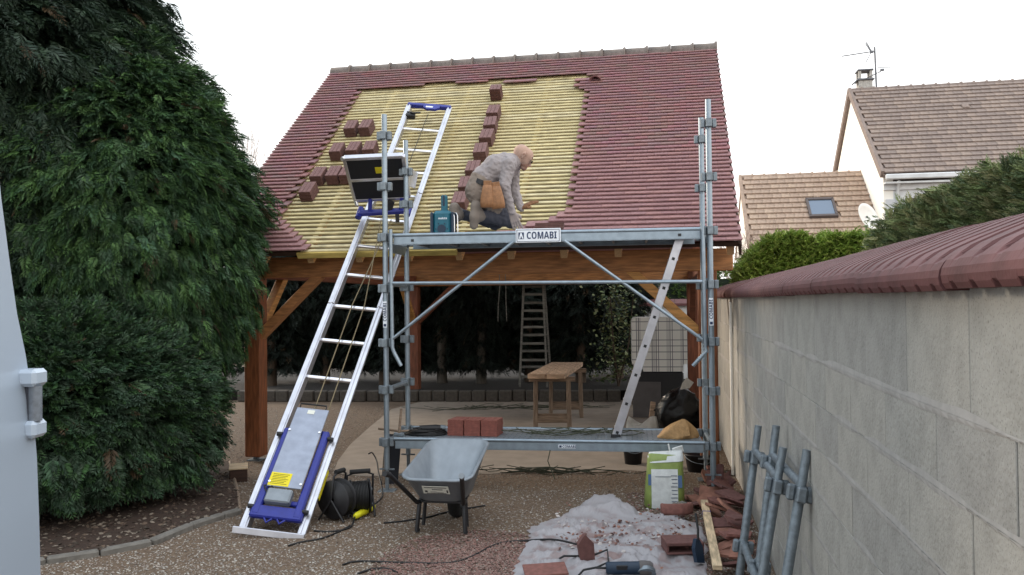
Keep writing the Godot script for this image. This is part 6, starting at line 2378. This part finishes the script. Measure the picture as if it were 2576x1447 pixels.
func make_leaning_frames() -> void:
	# two short scaffold frames leaned on the wall: each two posts, cross tubes, pockets
	var list := [[at(1953, 1071, 4.75), at(2031, 1132, 4.02), Vector3(1.33, 0, -4.75), Vector3(1.205, 0, -4.02), "short galvanised scaffold frame leaning on the wall, the one touching the blocks"], [at(1908, 1071, 5.2), at(1970, 1126, 4.36), Vector3(1.364, 0, -5.2), Vector3(1.208, 0, -4.36), "galvanised scaffold frame leaning in front of the other, farther from the wall"]]
	for q in list:
		var base: Vector3 = (q[2] + q[3]) * 0.5
		var o := thing("leaning_scaffold", q[4], "scaffolding", base, 0, "")
		var ends := [[q[2] - base, q[0] - base], [q[3] - base, q[1] - base]]
		var s := S()
		for e in ends:
			s = S()
			var d: Vector3 = (e[1] - e[0]).normalized()
			tube(s, [e[0], e[1] - d * 0.17, e[1] - d * 0.165, e[1]], [0.0245, 0.0245, 0.0215, 0.0215], 14)
			var post := put("post", s, M.zinc_dull, o)
			for t in [0.24, 0.80]:
				s = S()
				var p: Vector3 = e[0].lerp(e[1], t)
				var fr: Transform3D = along(e[0], e[1], ends[1][0] - ends[0][0])
				for k in 4:
					var dr: Vector3 = fr.basis.y * cos(k * PI / 2) + fr.basis.z * sin(k * PI / 2)
					box(s, Transform3D(Basis(fr.basis.x, dr, fr.basis.x.cross(dr)), p + dr * 0.044), Vector3(0.075, 0.036, 0.046), 0.008)
				tube(s, [p - fr.basis.x * 0.036, p + fr.basis.x * 0.036], 0.030, 12)
				put("coupler", s, M.zinc_dull, post)
		for t in [0.26, 0.84]:
			s = S()
			var a: Vector3 = ends[0][0].lerp(ends[0][1], t)
			var b: Vector3 = ends[1][0].lerp(ends[1][1], t)
			tube(s, [a, b], 0.0215, 12)
			put("cross_tube", s, M.zinc_dull, o)

func make_back_lot() -> void:
	var s := S()
	# raised bed with a border of stone blocks
	s = S()
	flat(s)
	var a := G(600, 1010)
	var b := G(1562, 1010)
	var d := (b - a).normalized()
	var n := Vector3(d.z, 0, -d.x)
	if n.z > 0: n = -n
	box(s, Transform3D(Basis(d, Vector3.UP, -n), (a + b) * 0.5 + n * 3.1 + Vector3(0, 0.07, 0) - d * 1.5), Vector3(a.distance_to(b) + 9.0, 0.22, 5.9))
	setting("soil_bank", s, M.bank)
	var kb := thing("stone_border", "row of rough stone blocks edging the dark bed at the back", "border", a)
	var L := a.distance_to(b)
	var cnt := int(L / 0.235)
	for i in cnt:
		s = S()
		var w := L / cnt
		box(s, Transform3D(Basis(d, Vector3.UP, -n).rotated(Vector3.UP, rng.randf_range(-0.05, 0.05)), d * (i + 0.5) * w + Vector3(0, 0.10, 0) + n * rng.randf_range(-0.015, 0.015)), Vector3(w - 0.012, 0.20 + rng.randf_range(-0.012, 0.012), 0.16), 0.018)
		put("stone_block", s, M.cobble, kb)
	# garden wall at the back right, grey gable and hedge beyond
	var g0 := at(1605, 760, 17.5)
	var gw := thing("garden_wall", "pale garden wall with red coping at the back, behind the covered tank", "wall", Vector3(g0.x, -0.05, g0.z), -YAW)
	s = S()
	bx(s, Vector3(2.4, 0.82, 0), Vector3(5.0, 1.7, 0.2))
	put("wall_face", s, M.render_white, gw)
	for i in 6:
		s = S()
		prism(s, Transform3D(Basis(Vector3(0, 0, -1), Vector3.UP, Vector3.RIGHT), Vector3(0.32 + i * 0.85, 1.67, 0)), [Vector2(-0.17, 0), Vector2(0.17, 0), Vector2(0.17, 0.05), Vector2(0, 0.14), Vector2(-0.17, 0.05)], 0.845)
		put("coping_tile", s, M.coping, gw)
	var sd := at(1640, 730, 24.0)
	var sh := thing("shed", "grey rendered outbuilding with sloping roof glimpsed past the garden wall", "shed", Vector3(sd.x, -0.05, sd.z), -YAW)
	s = S()
	prism(s, Transform3D(Basis(), Vector3(0.0, 0, -1.5)), [Vector2(-1.3, 0), Vector2(0.75, 0), Vector2(0.75, 1.9), Vector2(-0.2, 2.65), Vector2(-1.3, 2.65)], 3.0)
	put("walls", s, M.kerb, sh)
	s = S()
	bar(s, Vector3(-0.25, 2.68, 0.05), Vector3(0.95, 1.76, 0.05), 0.12, 0.06)
	put("roof_edge", s, M.render_white, sh)
	var gh := thing("garden_hedge", "bright green hedge seen under the carport roof beyond the garden wall", "hedge", Vector3(at(1715, 730, 21).x, 0, -21.0), -YAW)
	var xfs := []
	var cc := []
	for i in 2600:
		var p := Vector3(rng.randf_range(-0.7, 2.0), rng.randf_range(0.9, 2.45), rng.randf_range(-0.25, 0.25))
		xfs.append(Transform3D(Basis.from_euler(Vector3(rng.randf_range(-1.4, 0), rng.randf() * TAU, 0)) * rng.randf_range(0.14, 0.26), p))
		cc.append([Color(.08, .15, .03), Color(.14, .21, .04), Color(.06, .12, .03)][rng.randi() % 3])
	if not T.has("spray0"): T.spray0 = spray_mesh(3, 0.25, 9, 0.17)
	cloud("foliage", T.spray0, M.foliage, xfs, cc, gh).set_meta("kind", "stuff")
	s = S()
	bx(s, Vector3(0.65, 1.1, 0), Vector3(2.4, 2.3, 0.3), 0.1)
	put("inner_branches", s, M.crown_core, gh)  # added solid core, keeps the hedge opaque and dark inside
	# tank under a plaid cover, on a dark stand
	var t0 := at(1660, 935, 14.4)
	var ct := thing("covered_tank", "tall box under a white cover with dark check lines at the back", "covered box", Vector3(t0.x, -0.045, t0.z), -0.12)
	var top := at(1660, 799, 14.4).y + 0.045
	var bot := t0.y + 0.045
	s = S()
	bx(s, Vector3(0, bot * 0.5, -0.35), Vector3(0.80, bot - 0.02, 0.7), 0.02)
	put("stand", s, M.black, ct)
	s = S()
	flat(s)
	var out := []
	var hw := 0.465
	for q in [[-hw, bot + 0.13], [-hw, top - 0.06], [-hw + 0.02, top - 0.02], [-hw + 0.06, top], [hw - 0.06, top], [hw - 0.02, top - 0.02], [hw, top - 0.06], [hw, bot + 0.13], [hw - 0.07, bot + 0.12], [hw - 0.07, bot + 0.0], [-hw + 0.19, bot], [-hw + 0.19, bot + 0.12]]: out.append(Vector2(q[0], q[1]))
	var ids := Geometry2D.triangulate_polygon(PackedVector2Array(out))
	for zz in [0.0, -0.72]:
		for i in range(0, ids.size(), 3):
			var tr := []
			for k in 3: tr.append(out[ids[i + k]])
			if ((tr[1] - tr[0]).cross(tr[2] - tr[0]) < 0.0) == (zz == 0.0): tr = [tr[0], tr[2], tr[1]]
			for k in [0, 2, 1]:
				s.set_uv(Vector2((tr[k].x + hw) / 0.93, (top - tr[k].y) / 0.93))
				s.add_vertex(Vector3(tr[k].x, tr[k].y, zz))
	for i in out.size():
		var p0: Vector2 = out[i]
		var p1: Vector2 = out[(i + 1) % out.size()]
		var vv := [Vector3(p0.x, p0.y, 0), Vector3(p1.x, p1.y, 0), Vector3(p1.x, p1.y, -0.72), Vector3(p0.x, p0.y, -0.72)]
		var uu := [Vector2((p0.x + hw) / 0.93, (top - p0.y) / 0.93), Vector2((p1.x + hw) / 0.93, (top - p1.y) / 0.93)]
		uu.append(uu[1] + Vector2(0.7, 0))
		uu.append(uu[0] + Vector2(0.7, 0))
		for k in [0, 1, 2, 0, 2, 3]:
			s.set_uv(uu[k])
			s.add_vertex(vv[k])
	put("plaid_cover", s, M.plaid, ct)
	# folding wooden ladder
	var lb := at(1342, 960, 15.4)
	var fl := thing("folding_ladder", "old grey wooden folding ladder standing in front of the dark trees", "ladder", Vector3(lb.x, 0.18, lb.z), -0.1)
	var H := 2.4
	for k in 2:
		var zo := 0.0 if k == 0 else -0.45
		var w0 := 0.25 if k == 0 else 0.30
		var sec := Node3D.new()
		sec.name = part_name("section", fl)
		fl.add_child(sec)
		for sx in [-1.0, 1.0]:
			s = S()
			bar(s, Vector3(sx * w0, 0, zo), Vector3(sx * 0.16 + (0.015 if k else 0.0), H, -0.22), 0.05, 0.035, 0.004, Vector3.RIGHT)
			put("rail", s, M.old_ladder, sec)
		for i in 7:
			var t := 0.08 + i * 0.125 if k == 0 else 0.14 + i * 0.125
			var w := lerpf(w0, 0.16, t)
			s = S()
			bx(s, Vector3(0, t * H, lerpf(zo, -0.22, t)), Vector3(2 * w, 0.045, 0.03), 0.004)
			put("rung", s, M.old_ladder, sec)
	# trestles and planks
	var list := [[1390, 1083, "nearer wooden trestle carrying the two planks"], [1424, 1048, "farther wooden trestle carrying the two planks"]]
	var pos := []
	for q in list:
		var p := G(q[0], q[1])
		pos.append(p)
		var t := thing("trestle", q[2], "trestle", p, -0.05, "wooden trestles")
		for sx in [-1.0, 1.0]:
			for sz in [-1.0, 1.0]:
				s = S()
				bar(s, Vector3(sx * 0.235, 0.0, sz * 0.17), Vector3(sx * 0.225, 0.685, sz * 0.035), 0.055, 0.06, 0.004, Vector3.RIGHT)
				put("leg", s, M.grey_wood_up, t)
		s = S()
		bx(s, Vector3(0, 0.71, 0), Vector3(0.64, 0.065, 0.09), 0.005)
		put("top_beam", s, M.grey_wood, t)
		for sz in [-1.0, 1.0]:
			s = S()
			bx(s, Vector3(0, 0.17, sz * 0.14), Vector3(0.44, 0.09, 0.028), 0.003)
			put("rail", s, M.grey_wood, t)
	var mid: Vector3 = (pos[0] + pos[1]) * 0.5
	var dir: Vector3 = (pos[1] - pos[0]) * Vector3(1, 0, 1)
	for k in 2:
		var pk := thing("plank", ["left", "right"][k] + " thick plank resting on the two trestles", "plank", mid + Vector3(0, 0.745, 0), atan2(-dir.x, -dir.z), "planks on the trestles")
		s = S()
		bx(s, Vector3.ZERO, Vector3(dir.length() + 0.75, 0.068, 0.245), 0.006)
		put("board", s, M.plank, pk, xf_at(Vector3(-0.128 + k * 0.256 - 0.02, 0.036, 0.02), Vector3(0, PI / 2, 0)))
	# rubbish at the right: bags, sack, boards
	var p := G(1706, 1090)
	var gb := thing("garbage_bag", "shiny black rubbish bag slumped by the carport's right post", "bag", p)
	var nn := FastNoiseLite.new()
	nn.seed = 66
	nn.frequency = 5.0
	nn.fractal_octaves = 3
	nn.fractal_type = FastNoiseLite.FRACTAL_RIDGED
	s = S()
	var loops := []
	for j in 15:
		var t := j / 14.0
		var ring := []
		for i in 30:
			var an := -TAU * i / 30.0
			var r := 0.27 * pow(sin(PI * clampf(0.16 + t * 0.84, 0, 1)), 0.55) * (1.0 + 0.34 * nn.get_noise_3d(cos(an) * 0.3, t * 0.6, sin(an) * 0.3))
			ring.append(Vector3(cos(an) * r + 0.04 * t, t * 0.62, sin(an) * r * 0.9))
		loops.append(ring)
	loft(s, loops)
	flat(s)
	face(s, loops[0], Vector3(0, 0.3, 0))
	face(s, loops[-1], Vector3(0, 0.3, 0))
	put("film", s, M.garbage, gb)
	s = S()
	prism(s, xf_at(Vector3(0.12, 0.64, 0.02), Vector3(-0.5, 0.3, 0.3)), [Vector2(-0.12, -0.02), Vector2(0.02, -0.05), Vector2(0.12, 0.0), Vector2(0.06, 0.10), Vector2(-0.04, 0.05)], 0.012)
	put("cardboard_scrap", s, M.sack, gb)
	p = G(1612, 1098)
	var ws := thing("white_sack", "crumpled white sack lying open beside the black rubbish bag", "sack", p, 0.2)
	s = S()
	loops = []
	for q in [[0.0, 0.20, 0.14], [0.04, 0.22, 0.16], [0.13, 0.20, 0.12], [0.20, 0.19, 0.07], [0.205, 0.175, 0.05], [0.12, 0.16, 0.04]]:
		var ring := []
		for i in 24:
			var an := -TAU * i / 24.0
			var k := 1.0 + 0.10 * sin(an * 3.0 + 1.0) + 0.06 * sin(an * 7.0)
			ring.append(Vector3(cos(an) * q[1] * k, q[0] + (0.06 * sin(an * 2.0 + 0.6) if q[0] > 0.1 else 0.0), sin(an) * q[2] * k))
		loops.append(ring)
	loft(s, loops)
	flat(s)
	face(s, loops[0], Vector3(0, 0.1, 0))
	face(s, loops[-1], Vector3(0, -1, 0))
	put("fabric", s, M.sack, ws)
	var bo := thing("grey_panel", "upright dark grey panel standing left of the rubbish bag", "panel", G(1628, 1050), -0.2)
	s = S()
	bx(s, Vector3(0, 0.27, 0), Vector3(0.42, 0.54, 0.03), 0.004, Vector3(-0.12, 0, 0))
	put("sheet", s, M.board_grey, bo)
	var lp := thing("offcut_board", "short pale timber offcut leaning beside the rubbish bag", "board", G(1640, 1082), 0.1)
	s = S()
	bx(s, Vector3(0, 0.19, 0), Vector3(0.07, 0.40, 0.03), 0.003, Vector3(-0.25, 0, -0.18))
	put("wood", s, M.plank, lp)
	# cords hanging from the back plate
	for k in 2:
		var hc := thing("dangling_rope", ["left", "right"][k] + " of two grey cords hanging at the back, left of the folding ladder", "cord", at(1256 + k * 15, 720, 14.9), 0)
		s = S()
		tube(s, [Vector3(0, 0.30, 0), Vector3(0.01, 0.0, 0), Vector3(-0.02 + 0.03 * k, -0.3, 0.02), Vector3(-0.03 + 0.05 * k, -0.62, 0.0)], 0.008, 6)
		put("cord", s, M.old_ladder, hc)
	# boards and a block near the carport's left post
	var bl := thing("timber_block", "square dark timber block with pale top beside the carport's left post", "block", G(600, 1208), 0.3)
	s = S()
	bx(s, Vector3(0, 0.065, 0), Vector3(0.17, 0.13, 0.30), 0.008)
	put("wood", s, M.dark_wood, bl)
	s = S()
	bx(s, Vector3(0, 0.137, 0), Vector3(0.18, 0.012, 0.31), 0.002)
	put("pale_board", s, M.pale_plank, bl)
	# dark board standing behind the scaffold's left foot
	var db := thing("dark_panel", "black panel leaning behind the scaffold's left front foot", "panel", G(985, 1214), 0.25)
	s = S()
	bx(s, Vector3(0.0, 0.22, 0), Vector3(0.16, 0.50, 0.02), 0.003, Vector3(-0.35, 0.1, -0.16))
	put("sheet", s, M.mesh_black, db)
	s = S()
	bar(s, Vector3(-0.09, 0.0, 0.09), Vector3(-0.03, 0.46, -0.02), 0.025, 0.025, 0.003)
	put("edge_strip", s, M.grey_wood, db)

func make_van() -> void:
	# rear corner of a parked van, its side running back past the camera
	var v := thing("van", "white van's rear corner with door hinge at the left edge", "van", Vector3(-1.0, 0, -0.4))
	var prof := []
	for q in [[105, 1447], [100, 1300], [93, 1150], [80, 1000], [62, 890], [40, 790], [20, 660], [6, 560], [-4, 490], [-14, 400]]:
		var p := at(q[0] + 3, q[1], 1.67)
		prof.append(Vector2(p.x + 1.0, p.y))
	var full := [Vector2(prof[0].x + 0.012, 0.45), Vector2(prof[0].x + 0.012, 0.8)]
	full.append_array(prof)
	full.append(Vector2(prof[-1].x - 0.05, 2.16))
	full.append(Vector2(prof[-1].x - 0.18, 2.24))
	full.append(Vector2(prof[-1].x - 1.55, 2.26))
	full.append(Vector2(prof[-1].x - 1.7, 2.1))
	full.append(Vector2(prof[-1].x - 1.78, 0.45))
	var s := S()
	var loops := []
	for q in [[-1.30, 0.955], [-1.295, 0.985], [-1.27, 1.0], [1.6, 1.0]]:
		var ring := []
		for p in full: ring.append(Vector3((p.x + 0.9) * q[1] - 0.9, (p.y - 1.2) * q[1] + 1.2, q[0]))
		loops.append(ring)
	loft(s, loops)
	flat(s)
	var packed := PackedVector2Array(full)
	for e in [0, 3]:
		var ids := Geometry2D.triangulate_polygon(packed)
		for i in range(0, ids.size(), 3): face(s, [loops[e][ids[i]], loops[e][ids[i + 1]], loops[e][ids[i + 2]]], Vector3(-0.9, 1.2, 0))
	put("body", s, M.van_white, v)
	var hp := at(86, 1014, 1.66) - v.position
	var hg := Node3D.new()
	hg.name = "door_hinge"
	v.add_child(hg)
	hg.position = hp
	s = S()
	bx(s, Vector3(-0.006, 0.050, 0), Vector3(0.042, 0.034, 0.05), 0.007)
	bx(s, Vector3(-0.004, -0.050, 0), Vector3(0.036, 0.034, 0.05), 0.007)
	put("knuckle", s, M.van_white, hg)
	s = S()
	tube(s, [Vector3(0.004, -0.034, 0.004), Vector3(0.004, 0.034, 0.004)], 0.0125, 14)
	put("pin", s, M.hinge_grey, hg)
	s = S()
	bx(s, Vector3(-0.012, 0, -0.006), Vector3(0.02, 0.07, 0.04), 0.003)
	put("bracket", s, M.hinge_dark, hg)

# ---------------------------------------------------------------- the scene
func make_sky() -> void:
	var W := 1024
	var H := 512
	var im := Image.create(W, H, false, Image.FORMAT_RGBF)
	var nn := FastNoiseLite.new()
	nn.seed = 8
	nn.frequency = 1.1
	nn.fractal_octaves = 4
	for y in H:
		var el := PI * (0.5 - (y + 0.5) / H)
		for x in W:
			var az := TAU * ((x + 0.5) / W - 0.5)
			var d := Vector3(sin(az) * cos(el), sin(el), -cos(az) * cos(el))
			var c := Color(1.0, 0.985, 0.955).lerp(Color(0.85, 0.93, 1.02), smoothstep(-0.02, 0.75, d.y))
			var glow := pow(maxf(0.0, d.dot(SUN_DIR)), 3.0)
			c = c + Color(0.55, 0.42, 0.26) * glow * 0.8
			c = c.lerp(Color(0.47, 0.545, 0.575), smoothstep(0.30, 0.75, d.x + 0.5 * d.y) * smoothstep(0.10, 0.34, d.y) * (1.0 - smoothstep(0.45, 0.9, d.y)))
			var v := nn.get_noise_3d(d.x, d.y * 2.0, d.z)
			c = c * (1.0 + 0.16 * v)
			if d.y < -0.02: c = c * 0.5
			im.set_pixel(x, y, Color(c.r, c.g, c.b))
	var ps := PanoramaSkyMaterial.new()
	ps.panorama = ImageTexture.create_from_image(im)
	ps.energy_multiplier = 1.0
	var sky := Sky.new()
	sky.sky_material = ps
	var env := Environment.new()
	env.background_mode = Environment.BG_SKY
	env.sky = sky
	env.background_energy_multiplier = SKY_ENERGY
	env.tonemap_mode = Environment.TONE_MAPPER_LINEAR
	env.tonemap_exposure = EXPOSURE
	env.sdfgi_enabled = true
	env.ssao_enabled = true
	env.ssil_enabled = true
	var we := WorldEnvironment.new()
	we.name = "world"
	we.environment = env
	add_child(we)

const SUN_DIR := Vector3(-0.76, 0.30, -0.58)
const SKY_ENERGY := 1.0
const EXPOSURE := 1.85

func _ready() -> void:
	rng.seed = 20240
	var pitch := 0.0162
	var roll := 0.0105
	set_axes(pitch, roll)
	var cam := Camera3D.new()
	cam.name = "camera"
	cam.fov = rad_to_deg(2.0 * atan(728.0 / 2142.0))
	cam.near = 0.05
	cam.far = 400.0
	cam.transform = Transform3D(Basis(ax_r, ax_u, -ax_f), eye)
	add_child(cam)
	cam.current = true
	make_sky()
	var sun := DirectionalLight3D.new()
	sun.name = "sun"
	sun.light_color = Color(1.0, 0.93, 0.84)
	sun.light_energy = 0.55
	sun.light_angular_distance = 14.0
	sun.shadow_enabled = true
	add_child(sun)
	sun.look_at_from_position(SUN_DIR * 20.0, Vector3.ZERO)
	make_materials()
	make_ground()
	make_carport()
	make_wall()
	make_house()
	make_conifers()
	make_hedges()
	make_bare_trees()
	make_back_lot()
	make_scaffold()
	make_hoist()
	make_bundles()
	make_roofer()
	make_leaning_frames()
	make_van()
	make_barrow()
	make_reels()
	make_pendant()
	make_cables()
	make_site_items()
	make_straps()
	make_sheet()
